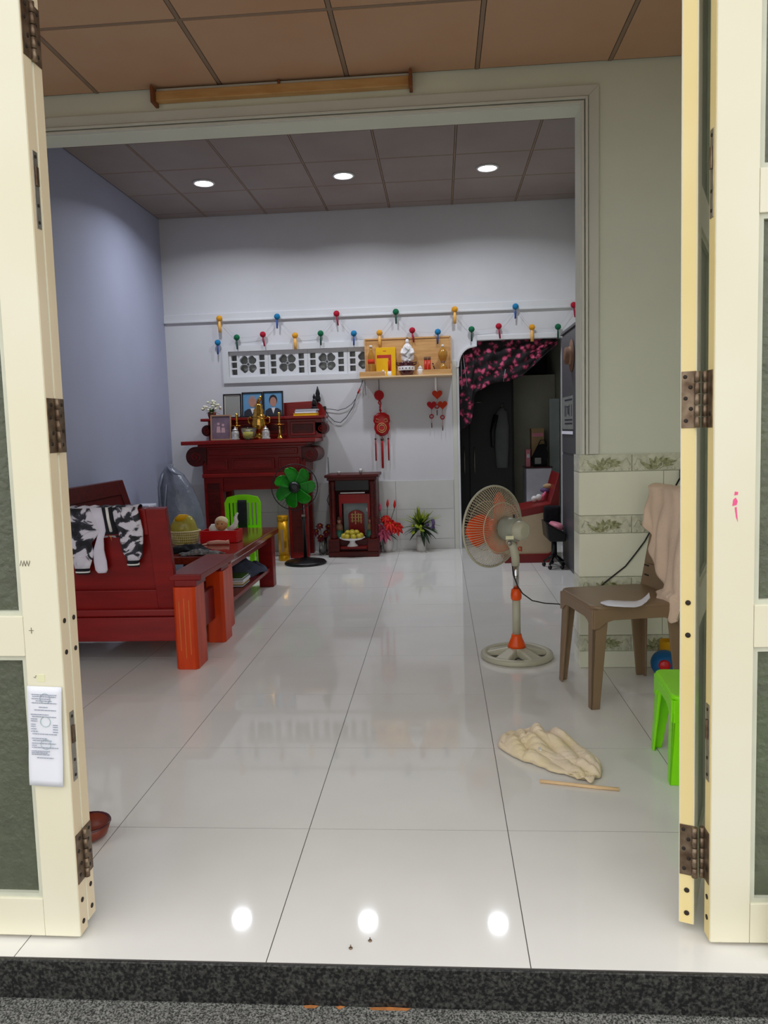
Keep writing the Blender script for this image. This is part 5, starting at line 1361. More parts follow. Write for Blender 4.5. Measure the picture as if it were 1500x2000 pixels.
felt_heart(0.405, 1.535, 0.054, 'orangered'); felt_heart(0.348, 1.432, 0.05, 'redfelt'); felt_heart(0.455, 1.432, 0.05, 'orangered')
for x, z0, z1 in ((0.345, 1.39, 1.21), (0.452, 1.39, 1.18), (0.40, 1.47, 1.33)):
    dd = MB().tube([(x, yo, z0), (x, yo, z1 + 0.05)], 0.0015, 5).build('drop_cord', mt['redstring'], o2)
    MB().tube([(x + 0.018 * math.cos(a), yo, lerp(z0, z1, 0.38) + 0.018 * math.sin(a)) for a in [2 * PI * i / 16 for i in range(16)]], 0.006, 7, closed=True).build('coin_ring', mt['red'], dd)
    MB().tube([(x, yo, z1 + 0.05), (x, yo, z1)], 0.005, 7).build('drop_tassel', mt['maroon'], dd)

# ================================================================== GARLAND OF POMPOMS
gl = thing('pompom_garland', 'zigzag garland of coloured tasselled pompoms strung along the back wall', 'garland', (0.0, 6.04, 2.1))
GY = 6.035
top = [(-1.728, 2.346, 'yellow'), (-1.149, 2.342, 'blue'), (-0.56, 2.348, 'red'), (0.021, 2.342, 'green'), (0.591, 2.342, 'yellow'), (1.174, 2.346, 'blue'), (1.725, 2.338, 'red')]
low = [(-1.756, 2.113, 'blue'), (-1.562, 2.156, 'green'), (-1.299, 2.175, 'red'), (-0.978, 2.153, 'yellow'), (-0.724, 2.164, 'green'), (-0.396, 2.151, 'blue'), (-0.144, 2.147, 'yellow'), (0.176, 2.159, 'red'),
       (0.424, 2.135, 'blue'), (0.75, 2.147, 'green'), (1.011, 2.166, 'red'), (1.328, 2.144, 'yellow'), (1.575, 2.139, 'green')]
for (x, z, c) in top + low:
    p = MB().ball((x, GY, z), (0.030, 0.026, 0.029), 16, 10).build('pompom', mt['garland'][c], gl)
    dx = {'red': 0.012, 'blue': -0.004}.get(c, 0.0); L = 0.135 if c == 'yellow' else 0.115
    r = 0.017 if c == 'yellow' else 0.009
    MB().tube([(x, GY, z - 0.022), (x + dx * 0.5, GY - 0.003, z - L * 0.5), (x + dx, GY, z - L)], [r * 0.6, r, r * 0.85], 8).build('tassel', mt['tassel'][c], p)
st_ = MB()
def sag(a, b, s=0.02, n=8):
    st_.tube([(lerp(a[0], b[0], k / n), GY + 0.008, lerp(a[1], b[1], k / n) - s * 4 * (k / n) * (1 - k / n)) for k in range(n + 1)], 0.0013, 4)
chain = [low[0], top[0], low[1], low[2], top[1], low[3], low[4], top[2], low[5], low[6], top[3], low[7], low[8], top[4], low[9], low[10], top[5], low[11], low[12], top[6]]
for a, b in zip(chain[:-1], chain[1:]): sag(a, b, 0.012)
st_.build('string', mt['thread'], gl)

# ================================================================== CABLES ON THE BACK WALL
c1 = MB()
c1.tube([(-0.325, 6.06, 1.70), (-0.345, 6.06, 1.64), (-0.37, 6.06, 1.59), (-0.40, 6.06, 1.52), (-0.43, 6.06, 1.44), (-0.50, 6.06, 1.34), (-0.56, 6.06, 1.29), (-0.62, 6.06, 1.30), (-0.68, 6.06, 1.36), (-0.715, 6.06, 1.43)], 0.0035, 6)
c1.tube([(-0.40, 6.06, 1.52), (-0.44, 6.06, 1.47), (-0.50, 6.06, 1.43), (-0.58, 6.06, 1.41), (-0.66, 6.06, 1.425), (-0.715, 6.06, 1.43)], 0.003, 6)
cbl = thing('lamp_cable', 'thin black lamp cable looping from the wall shelf to the altar', 'cable', (-0.5, 6.06, 1.3))
c1.build('wire', mt['cable'], cbl)
MB().tube([(-0.355, 6.055, 1.615), (-0.378, 6.055, 1.57)], 0.009, 8).build('inline_switch', mt['red'], cbl)
MB().box(-0.728, -0.70, 6.05, 6.075, 1.42, 1.455).build('plug', mt['cable'], cbl, bevel=0.004)
MB().tube([(-0.305, 6.06, 1.70), (-0.30, 6.06, 1.55)], 0.002, 5).build('loose_end', mt['cable'], cbl)
c2 = MB(); c2.tube([(-0.70, 6.06, 0.95), (-0.69, 6.05, 0.70), (-0.688, 6.05, 0.35), (-0.69, 6.05, 0.08)], 0.003, 6)
tag(c2.build('wall_cable', mt['cable'], origin=(-0.69, 6.05, 0.08)), 'thin black cable hanging down the wall between altar and shrine', 'cable')
c3 = MB(); c3.tube([(-0.67, 6.05, 0.46), (-0.70, 6.03, 0.47), (-0.72, 6.02, 0.52), (-0.70, 6.02, 0.57), (-0.67, 6.03, 0.585)], 0.003, 6)
tag(c3.build('cable_loop', mt['cable'], origin=(-0.67, 6.05, 0.46)), 'small black cable loop at the left side of the shrine', 'cable')

# ================================================================== DOORWAY: CURTAIN AND WHAT STANDS BEYOND
cu = thing('door_curtain', 'dark pink floral curtain gathered up across the kitchen doorway', 'curtain', (1.1, 6.12, 1.18))
def cfn(u, v):
    x = lerp(0.625, 1.575, u)
    zb = interp([0.625, 0.66, 0.74, 0.775, 0.86, 0.95, 1.10, 1.24, 1.40, 1.575], [1.16, 1.20, 1.25, 1.54, 1.58, 1.63, 1.645, 1.69, 1.83, 1.985], x)
    zt = 2.045
    return (x, 6.125 + 0.018 * math.sin(u * 34 + 2 * v) + 0.01 * math.sin(v * 22 + u * 9), lerp(zt, zb, v))
MB().grid(cfn, 90, 30).build('cloth', mt['curtain'], cu, solid=0.004)
MB().tube([(0.63, 6.125, 2.047), (1.61, 6.125, 2.047)], 0.008, 8).build('rod', mt['nearblack'], cu)
for a, b in (((0.66, 6.095, 1.97), (0.70, 6.095, 1.60)), ((0.645, 6.095, 1.9), (0.648, 6.095, 1.58)), ((1.075, 6.098, 1.76), (1.055, 6.098, 1.64))):
    MB().tube([a, b], 0.002, 5).build('tie_string', mt['thread'], cu)
kw = thing('backdrop', 'near-black wardrobe standing in for the unlit dark beyond the doorway', 'backdrop', (0.8, 7.3, 0))  # added dark block, takes the place of the shade in the unlit room
MB().box(0.25, 1.24, 7.05, 7.6, 0.001, 2.3).build('carcass', mt['nearblack'], kw, bevel=0.01)
for x0, x1 in ((0.27, 0.74), (0.75, 1.22)):
    dd = MB().box(x0, x1, 7.03, 7.05, 0.05, 2.25).build('door', mt['nearblack'], kw, bevel=0.004)
    MB().tube([(x1 - 0.05 if x0 < 0.5 else x0 + 0.05, 7.01, 0.7), (x1 - 0.05 if x0 < 0.5 else x0 + 0.05, 7.01, 1.0)], 0.006, 6).build('handle', mt['steel'], dd)
MB().tube([(0.80, 7.015, 1.475), (0.90, 7.015, 1.475)], 0.004, 6).build('rail_glint', mt['steel'], kw)
hc = thing('hanging_coat', 'dim grey coat hanging in the dark room beyond the doorway', 'coat', (1.10, 6.95, 0.75))
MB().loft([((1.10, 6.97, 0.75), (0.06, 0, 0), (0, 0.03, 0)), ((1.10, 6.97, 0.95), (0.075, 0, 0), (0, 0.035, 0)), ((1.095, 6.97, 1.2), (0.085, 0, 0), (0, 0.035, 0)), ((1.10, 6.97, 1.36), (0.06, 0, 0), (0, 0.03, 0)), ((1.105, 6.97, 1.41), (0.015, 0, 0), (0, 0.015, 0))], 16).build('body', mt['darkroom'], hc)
MB().tube([(1.04, 6.95, 1.33), (1.0, 6.94, 1.15), (1.0, 6.94, 0.98)], [0.03, 0.03, 0.022], 10).build('sleeve', mt['nearblack'], hc)
MB().tube([(1.105, 6.97, 1.40), (1.105, 6.97, 1.45), (1.12, 6.99, 1.46), (1.12, 7.02, 1.45)], 0.003, 6).build('hook', mt['steel'], hc)
kd = thing('door_6', None, None, (1.5, 7.62, 0)); struct(kd)
MB().box(1.27, 1.775, 7.60, 7.64, 0.0, 1.79).build('leaf', mt['kitchenpanel'], kd, bevel=0.004)
MB().box(1.225, 1.27, 7.58, 7.66, 0.0, 2.05).build('frame_post', mt['kitchenpanel'], kd, bevel=0.004)
pw = MB().box(1.66, 1.775, 7.28, 7.32, 0.001, 1.50)
tag(pw.build('leaning_board', mt['bluegrey'], origin=(1.72, 7.3, 0.001), bevel=0.004), 'tall blue grey board leaning behind the small fridge', 'board')
kf = thing('small_fridge', 'small white fridge standing beyond the doorway', 'fridge', (1.55, 7.2, 0))
MB().box(1.36, 1.64, 6.98, 7.27, 0.001, 0.74).build('body', mt['fridge'], kf, bevel=0.012)
MB().box(1.362, 1.638, 6.955, 6.978, 0.03, 0.735).build('door', mt['fridge'], kf, bevel=0.008)
MB().box(1.352, 1.648, 6.95, 7.28, 0.7405, 0.752).build('top_mat', mt['maroon'], kf)
for (b, mm, lb, nm) in (((1.37, 1.42, 7.05, 7.15, 0.7525, 0.93), 'pink', 'pink box on the small fridge', 'box'), ((1.44, 1.58, 7.12, 7.26, 0.7525, 1.16), 'carton', 'brown carton standing on the small fridge', 'carton')):
    t = thing(nm + '_on_fridge' if nm == 'box' else 'carton', lb, 'box', ((b[0] + b[1]) / 2, (b[2] + b[3]) / 2, b[4]))
    MB().box(*b).build('body', mt[mm], t, bevel=0.003)
    MB().box(b[0] - 0.003, b[1] + 0.003, b[2] - 0.003, b[3] + 0.003, b[5], b[5] + 0.012).build('lid', mt[mm], t, bevel=0.003)
    MB().box(b[0] + 0.01, b[1] - 0.01, b[2] - 0.002, b[2], b[5] - 0.08, b[5] - 0.04).build('paper_label', mt['pink' if mm == 'carton' else 'paper'], t)
bw_ = thing('black_handbag', 'black handbag slumped on the small fridge', 'bag', (1.50, 7.02, 0.7525))
MB().prism([(1.44, 0.753), (1.60, 0.753), (1.605, 0.90), (1.58, 1.0), (1.50, 0.99), (1.43, 0.85)], 7.0, 7.07, 'y').build('body', mt['blackcloth'], bw_, bevel=0.015)
MB().tube([(1.50, 7.035, 0.98), (1.53, 7.035, 1.04), (1.58, 7.035, 1.04), (1.595, 7.035, 0.96)], 0.006, 6).build('strap', mt['blackcloth'], bw_)
MB().box(1.46, 1.53, 6.992, 7.0, 0.78, 0.85).build('pocket', mt['photogrey'], bw_, bevel=0.004)

# ================================================================== TALL GREY CABINET, CALENDAR, HAT
gcb = thing('steel_cabinet', 'tall grey steel cabinet at the right behind the pier', 'cabinet', (1.62, 4.8, 0))
MB().box(1.475, 1.77, 4.25, 5.14, 0.001, 1.95).build('carcass', mt['cabinet_grey'], gcb, bevel=0.006)
MB().box(1.46, 1.775, 4.24, 5.15, 1.95, 1.975).build('top', mt['cabinet_grey'], gcb, bevel=0.004)
for z0, z1 in ((0.06, 0.95), (0.97, 1.93)):
    MB().box(1.469, 1.4745, 4.27, 5.12, z0, z1).build('side_panel', mt['cabinet_grey'], gcb, bevel=0.002)
ca = thing('wall_calendar', 'grey calendar sheet hanging on the tall grey cabinet side', 'calendar', (1.462, 4.83, 1.13))
MB().box(1.463, 1.4685, 4.55, 5.10, 1.165, 1.43).build('sheet', mt['photogrey'], ca)
MB().box(1.461, 1.4632, 4.55, 5.10, 1.125, 1.150).build('advert_strip', mt['paper'], ca)
cm_ = MB()
for z in (1.395, 1.235, 1.205): cm_.box(1.4615, 1.4635, 4.58, 4.94, z, z + 0.012)
for y in (4.60, 4.70, 4.86, 4.92): cm_.box(1.4615, 1.4635, y, y + 0.022, 1.27, 1.36)
cm_.box(1.4615, 1.4635, 4.74, 4.84, 1.34, 1.352); cm_.box(1.4615, 1.4635, 4.745, 4.80, 1.285, 1.335)
cm_.build('print', mt['suit'], ca)
ht = thing('straw_hat', 'brown straw hat hanging high on the grey cabinet', 'hat', (1.45, 4.66, 1.62))
MB().lathe([(0.125, 0), (0.125, 0.004), (0.07, 0.012), (0.065, 0.05), (0.03, 0.06)], (1.466, 4.62, 1.74), 24, (-1, 0, 0)).build('brim_and_crown', mt['hat'], ht)
MB().lathe([(0.071, 0.012), (0.069, 0.028)], (1.466, 4.62, 1.74), 24, (-1, 0, 0), cap=False).build('band', mt['framewood'], ht)

# ================================================================== BEIGE AND RED BENCH, OFFICE CHAIR
dk = thing('padded_bench', 'beige sided padded bench with dark red rim rising to the right', 'bench', (1.2, 5.45, 0))
MB().prism([(0.98, 0.075), (1.385, 0.075), (1.40, 0.12), (1.372, 0.46), (0.98, 0.385)], 5.19, 5.60, 'y').build('side_panel', mt['beigepanel'], dk, bevel=0.006)
MB().prism([(0.965, 0.38), (1.38, 0.455), (1.385, 0.53), (0.965, 0.455)], 5.17, 5.62, 'y').build('seat_pad', mt['darkred'], dk, bevel=0.012)
MB().prism([(1.37, 0.45), (1.445, 0.45), (1.455, 0.78), (1.445, 0.79), (1.37, 0.53)], 5.17, 5.62, 'y').build('raised_end', mt['darkred'], dk, bevel=0.012)
MB().prism([(0.97, 0.001), (1.36, 0.001), (1.41, 0.11), (1.38, 0.10), (1.35, 0.08), (0.97, 0.075)], 5.175, 5.615, 'y').build('foot_rail', mt['darkred'], dk, bevel=0.005)
MB().tube([(1.105 + 0.012 * math.cos(a), 5.186, 0.125 + 0.016 * math.sin(a)) for a in [2 * PI * i / 14 for i in range(14)]], 0.004, 6, closed=True).build('red_letter', mt['orangered'], dk)
MB().box(1.116, 1.123, 5.183, 5.189, 0.10, 0.143).build('red_letter', mt['orangered'], dk)
ty = thing('plush_toy', 'small white and pink plush toys lying on the red bench', 'toy', (1.31, 5.40, 0.53))
MB().ball((1.26, 5.40, 0.545), 0.028, 12, 8).build('body', mt['white'], ty)
MB().ball((1.30, 5.38, 0.56), (0.03, 0.025, 0.03), 12, 8).build('head', mt['white'], ty)
MB().loft([((1.32, 5.39, 0.53), (0.025, 0, 0), (0, 0.02, 0)), ((1.345, 5.39, 0.58), (0.02, 0, 0), (0, 0.015, 0)), ((1.36, 5.39, 0.61), (0.006, 0, 0), (0, 0.006, 0))], 10).build('scarf', mt['petalpink'], ty)
MB().ball((1.365, 5.42, 0.62), (0.05, 0.03, 0.025), 12, 8).build('bonnet', mt['purple'], ty)
MB().ball((1.385, 5.42, 0.655), (0.045, 0.03, 0.025), 12, 8).build('brim', mt['carton'], ty)
oc = thing('swivel_chair', 'small black swivel chair with a pink cushion beside the grey cabinet', 'chair', (1.37, 4.93, 0))
MB().lathe([(0.025, 0.10), (0.022, 0.24)], (1.37, 4.95, 0), 12).build('column', mt['black'], oc)
for k in range(5):
    a = 2 * PI * k / 5 + 0.3
    ft = MB().tube([(1.37, 4.95, 0.11), (1.37 + 0.085 * math.cos(a), 4.95 + 0.14 * math.sin(a), 0.045)], [0.014, 0.010], 8).build('foot', mt['black'], oc)
    MB().ball((1.37 + 0.085 * math.cos(a), 4.95 + 0.14 * math.sin(a), 0.0185), 0.018, 10, 7).build('caster', mt['black'], ft)
MB().prism([(1.285, 0.40), (1.30, 0.26), (1.32, 0.235), (1.45, 0.235), (1.455, 0.30)], 4.82, 5.12, 'y').build('seat', mt['black'], oc, bevel=0.012)
MB().box(1.305, 1.45, 5.10, 5.15, 0.30, 0.51).build('backrest', mt['blackcloth'], oc, bevel=0.02)
MB().loft([((1.39, 4.96, 0.335), (0.055, 0, -0.015), (0, 0.11, 0)), ((1.39, 4.96, 0.36), (0.06, 0, -0.015), (0, 0.115, 0)), ((1.39, 4.96, 0.38), (0.045, 0, -0.01), (0, 0.09, 0))], 16).build('cushion', mt['pink'], oc)

# ================================================================== ORANGE AND GREY PEDESTAL FAN
bf = thing('pedestal_fan', 'grey and orange pedestal fan turned away, beside the plastic chair', 'fan', (0.80, 2.36, 0))
bs = MB()
bs.lathe([(0.150, 0.004), (0.178, 0.0), (0.188, 0.010), (0.186, 0.026), (0.172, 0.034), (0.155, 0.030), (0.148, 0.016), (0.150, 0.004)], (0, 0, 0), 44, cap=False)
bs.build('base_ring', mt['fan_grey'], bf, local=True)
for k in range(5):
    a = -PI / 2 + 2 * PI * k / 5 + PI / 5
    d = Vector((math.cos(a), math.sin(a), 0)); sd = Vector((-d.y, d.x, 0))
    MB().hexa([tuple(d * 0.03 - sd * 0.03 + Vector((0, 0, 0.012))), tuple(d * 0.155 - sd * 0.045 + Vector((0, 0, 0.006))), tuple(d * 0.155 + sd * 0.045 + Vector((0, 0, 0.006))), tuple(d * 0.03 + sd * 0.03 + Vector((0, 0, 0.012))),
               tuple(d * 0.03 - sd * 0.024 + Vector((0, 0, 0.06))), tuple(d * 0.155 - sd * 0.04 + Vector((0, 0, 0.028))), tuple(d * 0.155 + sd * 0.04 + Vector((0, 0, 0.028))), tuple(d * 0.03 + sd * 0.024 + Vector((0, 0, 0.06)))]).build('base_spoke', mt['fan_grey'], bf, bevel=0.008, local=True)
MB().lathe([(0.055, 0.012), (0.05, 0.05), (0.04, 0.066)], (0, 0, 0), 24).build('base_hub', mt['fan_grey'], bf, local=True)
MB().lathe([(0.048, 0.056), (0.045, 0.07), (0.029, 0.105), (0.026, 0.124), (0.0215, 0.125)], (0, 0, 0), 24).build('lower_collar', mt['orange'], bf, local=True)
MB().lathe([(0.0215, 0.11), (0.0215, 0.315)], (0, 0, 0), 20).build('pole', mt['fan_grey'], bf, local=True)
MB().lathe([(0.0225, 0.306), (0.0275, 0.312), (0.0285, 0.33), (0.024, 0.362), (0.0165, 0.366)], (0, 0, 0), 20).build('upper_collar', mt['orange'], bf, local=True)
MB().lathe([(0.0155, 0.355), (0.0155, 0.50)], (0, 0, 0), 16).build('chrome_rod', mt['chrome'], bf, local=True)
MB().loft([((0, 0, 0.485), (0.019, 0, 0), (0, 0.019, 0)), ((-0.002, 0, 0.53), (0.022, 0, 0), (0, 0.022, 0)), ((-0.01, 0.0, 0.575), (0.022, 0, 0), (0, 0.024, 0)), ((-0.028, 0.005, 0.615), (0.02, 0, 0.01), (0, 0.022, 0)), ((-0.035, 0.01, 0.64), (0.016, 0, 0.01), (0, 0.02, 0))], 16).build('neck', mt['fan_grey'], bf, local=True)
hd_d = Vector((-0.66, 0.75, 0.02)).normalized()          # the way it blows
mc = Vector((-0.012, 0.0, 0.675))
MB().lathe([(0.032, -0.085), (0.046, -0.075), (0.05, -0.05), (0.052, -0.02)], mc, 24, hd_d).build('motor_cap', mt['fan_grey'], bf, local=True)
e1 = Vector((hd_d.y, -hd_d.x, 0)).normalized(); e2 = Vector((0, 0, 1))
def ring(t, a, b): return (mc + hd_d * t, e1 * a, e2 * b)
MB().loft([ring(-0.035, 0.05, 0.052), ring(-0.03, 0.056, 0.06), ring(0.055, 0.058, 0.062), ring(0.062, 0.053, 0.056)], 28).build('motor_housing', mt['fan_motor'], bf, local=True)
MB().lathe([(0.009, -0.004), (0.012, 0.0), (0.012, 0.01), (0.005, 0.012)], Vector((-0.033, -0.018, 0.607)), 14, (0.15, -1, 0)).build('pivot_screw', mt['steel'], bf, local=True)
MB().box(-0.012, -0.002, -0.004, 0.004, 0.73, 0.752).build('swing_knob', mt['black'], bf, local=True)
MB().box(-0.055, -0.015, -0.062, -0.056, 0.632, 0.65).build('rating_label', mt['tape'], bf, local=True)
gcn = mc + hd_d * 0.145
guard(MB(), gcn, hd_d, 0.213, -0.085, 84, (0.22, 0.62), 0.0019).build('rear_guard', mt['fan_wire'], bf, local=True)
guard(MB(), gcn, hd_d, 0.213, 0.06, 84, (0.22, 0.62), 0.0015).build('front_guard', mt['fan_wire'], bf, local=True)
o1_ = hd_d.orthogonal().normalized(); o2_ = hd_d.cross(o1_)
MB().tube([gcn + (o1_ * math.cos(2 * PI * k / 56) + o2_ * math.sin(2 * PI * k / 56)) * 0.2145 for k in range(56)], 0.0062, 8, closed=True).build('guard_rim', mt['fan_grey'], bf, local=True)
blades(bf, gcn - hd_d * 0.005, -hd_d, 0.185, 0.04, 3, mt['orange_blade'], 'blade', 0.15, 0.045, a0=1.2, sweep=0.5)
MB().lathe([(0.04, -0.035), (0.042, 0.0), (0.038, 0.03), (0.015, 0.038)], gcn, 20, hd_d).build('hub', mt['orange_blade'], bf, local=True)
MB().lathe([(0.018, -0.09), (0.018, 0.0)], gcn, 14, hd_d).build('shaft', mt['fan_grey'], bf, local=True)
fcb = MB(); fcb.tube([(0.782, 2.372, 0.50), (0.785, 2.345, 0.44), (0.805, 2.335, 0.385), (0.83, 2.33, 0.345), (0.88, 2.34, 0.305), (0.95, 2.36, 0.285), (1.02, 2.37, 0.278), (1.06, 2.36, 0.27), (1.07, 2.345, 0.15), (1.066, 2.345, 0.006)], 0.0032, 6)
tag(fcb.build('fan_cable', mt['cable'], origin=(0.8, 2.37, 0.0)), 'black power cable running from the orange fan pole', 'cable')

# ================================================================== TAUPE PLASTIC CHAIR
RZ = math.radians(190.5)
pc = thing('plastic_chair', 'grey brown moulded plastic chair by the tiled pier, cloth over its back', 'chair', (1.205, 1.83, 0), RZ)
def leg_l(x0, y0, x1, y1, sx, sy, z1=0.40):
    """L-section leg: foot corner (x0,y0), head corner (x1,y1)"""
    w, t = 0.052, 0.012
    mb = MB()
    for (dx, dy) in (((w, t)), ((t, w))):
        q = []
        for (cx, cy, z, k) in ((x0, y0, 0, 0.75), (x1, y1, z1, 1.25)):
            a = cx; b = cx - sx * dx * k; c = cy; d = cy - sy * dy * k
            q += [(a, c, z), (b, c, z), (b, d, z), (a, d, z)]
        mb.hexa(q)
    return mb
for sx in (1, -1):
    for sy in (1, -1):
        leg_l(0.21 * sx, 0.205 * sy, 0.195 * sx, 0.195 * sy, sx, sy).build('leg', mt['taupe'], pc, bevel=0.004, local=True)
def rr(hx, hy, r, n=6, ox=0):
    pts = []
    for cx, cy, a0 in ((hx - r, hy - r, 0), (-hx + r, hy - r, PI / 2), (-hx + r, -hy + r, PI), (hx - r, -hy + r, 3 * PI / 2)):
        for k in range(n + 1):
            a = a0 + PI / 2 * k / n
            pts.append((cx + r * math.cos(a) + ox, cy + r * math.sin(a)))
    return pts
MB().prism(rr(0.205, 0.205, 0.05), 0.425, 0.445, 'z', sm=False).build('seat', mt['taupe'], pc, bevel=0.008, seg=3, local=True)
for (a, b) in (((0.198, -0.198), (0.198, 0.198)), ((-0.198, -0.198), (-0.198, 0.198)), ((-0.198, 0.198), (0.198, 0.198)), ((-0.198, -0.198), (0.198, -0.198))):
    # apron with an arched lower edge
    horiz = a[1] == b[1]
    prof = [(-0.198, 0.43), (0.198, 0.43), (0.198, 0.345), (0.17, 0.35), (0.145, 0.372), (0.11, 0.382), (-0.11, 0.382), (-0.145, 0.372), (-0.17, 0.35), (-0.198, 0.345)]
    mb = MB()
    if horiz: mb.prism(prof, a[1] - 0.006, a[1] + 0.006, 'y')
    else: mb.prism(prof, a[0] - 0.006, a[0] + 0.006, 'x')
    mb.build('apron', mt['taupe'], pc, bevel=0.003, local=True)
def back_pt(y, t, d): return (-0.185 - 0.085 * t - d - 0.02 * (1 - (y / 0.2) ** 2), y, 0.43 + 0.46 * t)
def back_slab(y0, y1, t0, t1, th, name):
    nu = 10; mb = MB(); vs = []
    for d in (0.0, th):
        for j in range(2):
            for i in range(nu + 1):
                vs.append(back_pt(lerp(y0, y1, i / nu), (t0, t1)[j], d))
    n = nu + 1; fs = []
    for i in range(nu):
        fs += [(i, i + 1, n + i + 1, n + i), (2 * n + i, 3 * n + i, 3 * n + i + 1, 2 * n + i + 1), (i, 2 * n + i, 2 * n + i + 1, i + 1), (n + i, n + i + 1, 3 * n + i + 1, 3 * n + i)]
    fs += [(0, n, 3 * n, 2 * n), (nu, 2 * n + nu, 3 * n + nu, n + nu)]
    mb.add(vs, fs, False)
    return mb.build(name, mt['taupe'], pc, bevel=0.003, local=True)
back_slab(-0.198, 0.198, 0.0, 0.25, 0.014, 'back_panel')
back_slab(-0.198, -0.13, 0.25, 0.9, 0.014, 'back_upright'); back_slab(0.13, 0.198, 0.25, 0.9, 0.014, 'back_upright')
for k in range(4):
    back_slab(-0.1 + 0.054 * k, -0.06 + 0.054 * k, 0.25, 0.9, 0.012, 'back_slat')
back_slab(-0.198, 0.198, 0.9, 1.02, 0.016, 'back_top')
for z in (0.50, 0.545):
    MB().box(-0.182, -0.176, -0.13, -0.095, z, z + 0.006).build('back_slot', mt['hole'], pc, local=True)
ctc = thing('draped_cloth', 'pinkish beige cloth draped over the plastic chair back', 'cloth', (1.205, 1.83, 0), RZ)
def cloth_fn(u, v):
    y = lerp(-0.215, 0.30, u)
    zlow = interp([-0.215, -0.15, -0.08, 0.0, 0.08, 0.16, 0.22, 0.30], [0.72, 0.67, 0.60, 0.52, 0.455, 0.385, 0.36, 0.40], y)
    ripple = 0.010 * math.sin(u * 17 + 3 * v) + 0.007 * math.sin(u * 31 - 5 * v)
    if v < 0.12:      # behind the back
        t = v / 0.12
        return (-0.305 - 0.004 * math.sin(u * 20), y, lerp(0.76, 0.905, t))
    if v < 0.22:
        a = (v - 0.12) / 0.10
        return (lerp(-0.303, -0.238, a), y, 0.905 + 0.012 * math.sin(PI * a))
    t = (v - 0.22) / 0.78
    z = lerp(0.905, zlow, t)
    bx = -0.185 - 0.085 * (z - 0.43) / 0.46
    x = max(bx, -0.26) + 0.026 + ripple * (0.3 + t) + (0.02 * t if z < 0.45 else 0) + 0.03 * max(0, (0.47 - z)) 
    if z < 0.47: x = max(x, -0.135 + 0.0) if abs(y) < 0.20 else x
    return (x, y + 0.01 * math.sin(9 * t), z)
MB().grid(cloth_fn, 60, 50).build('sheet', mt['pinkcloth'], ctc, solid=0.004, local=True)
sp = MB()
ctrl = [(1.085, 1.645), (1.10, 1.615), (1.13, 1.595), (1.17, 1.585), (1.21, 1.59), (1.245, 1.615), (1.275, 1.65), (1.30, 1.69)]
def strap_fn(u, v):
    x = u * (len(ctrl) - 1); i = min(int(x), len(ctrl) - 2); f = x - i
    px, py = lerp(ctrl[i][0], ctrl[i + 1][0], f), lerp(ctrl[i][1], ctrl[i + 1][1], f)
    w = 0.008 + 0.024 * min(1, u * 5)
    lift = 0.012 * abs(math.sin(u * 5)) + (0.03 * max(0, u - 0.75) * 4)
    return (px + 0.2 * (v - 0.5) * w * 2, py + (v - 0.5) * w * 2, 0.4485 + lift * 0.4 + 0.3 * (v * w))
tag(MB().grid(strap_fn, 28, 3).build('paper_strip', mt['paper'], origin=(1.19, 1.62, 0.4485), solid=0.002), 'curled white paper strip lying on the grey brown chair seat', 'paper strip')

# ================================================================== GREEN STOOL, BALL, TOY
gs_ = thing('plastic_stool', 'lime green plastic stool half hidden by the right door', 'stool', (1.325, 1.045, 0), math.radians(-4))
def leg2(sx, sy):
    mb = MB()
    w, t = 0.055, 0.011
    for dx, dy in ((w, t), (t, w)):
        q = []
        for (c, z, k) in ((0.155, 0, 0.7), (0.142, 0.275, 1.25)):
            a = c * sx; b = a - sx * dx * k; cc = (c + 0.003) * sy; d = cc - sy * dy * k
            q += [(a, cc, z), (b, cc, z), (b, d, z), (a, d, z)]
        mb.hexa(q)
    return mb
for sx in (1, -1):
    for sy in (1, -1):
        leg2(sx, sy).build('leg', mt['green'], gs_, bevel=0.005, local=True)
MB().prism(rr(0.148, 0.15, 0.035), 0.285, 0.303, 'z').build('seat', mt['green'], gs_, bevel=0.007, seg=3, local=True)
for ax in 'xy':
    for s in (-1, 1):
        prof = [(-0.143, 0.288), (0.143, 0.288), (0.143, 0.21), (0.115, 0.215), (0.095, 0.24), (0.06, 0.252), (-0.06, 0.252), (-0.095, 0.24), (-0.115, 0.215), (-0.143, 0.21)]
        MB().prism(prof, s * 0.144 - 0.005, s * 0.144 + 0.005, ax).build('apron', mt['green'], gs_, bevel=0.003, local=True)
bl = thing('toy_ball', 'blue toy ball with a red patch on the floor behind the green stool', 'ball', (1.462, 2.03, 0.0645))
MB().ball((0, 0, 0), 0.064, 24, 16).build('shell', mt['ballblue'], bl, local=True)
MB().lathe([(0.0, 0.0665), (0.018, 0.0635), (0.027, 0.0595), (0.026, 0.057), (0.0, 0.060)], (0, 0, 0), 20, (-0.25, -0.9, 0.1)).build('red_patch', mt['redbox'], bl, local=True)
tb = thing('toy_block', 'yellow toy cup standing against the tiled pier', 'toy', (1.50, 2.125, 0))
MB().lathe([(0.028, 0.0), (0.03, 0.01), (0.036, 0.15), (0.032, 0.15), (0.026, 0.012), (0, 0.008)], (0, 0, 0), 18).build('cup', mt['yellow'], tb, local=True)
MB().tube([(0.034, 0, 0.12), (0.055, 0, 0.11), (0.055, 0, 0.06), (0.031, 0, 0.05)], 0.005, 8).build('handle', mt['yellow'], tb, local=True)

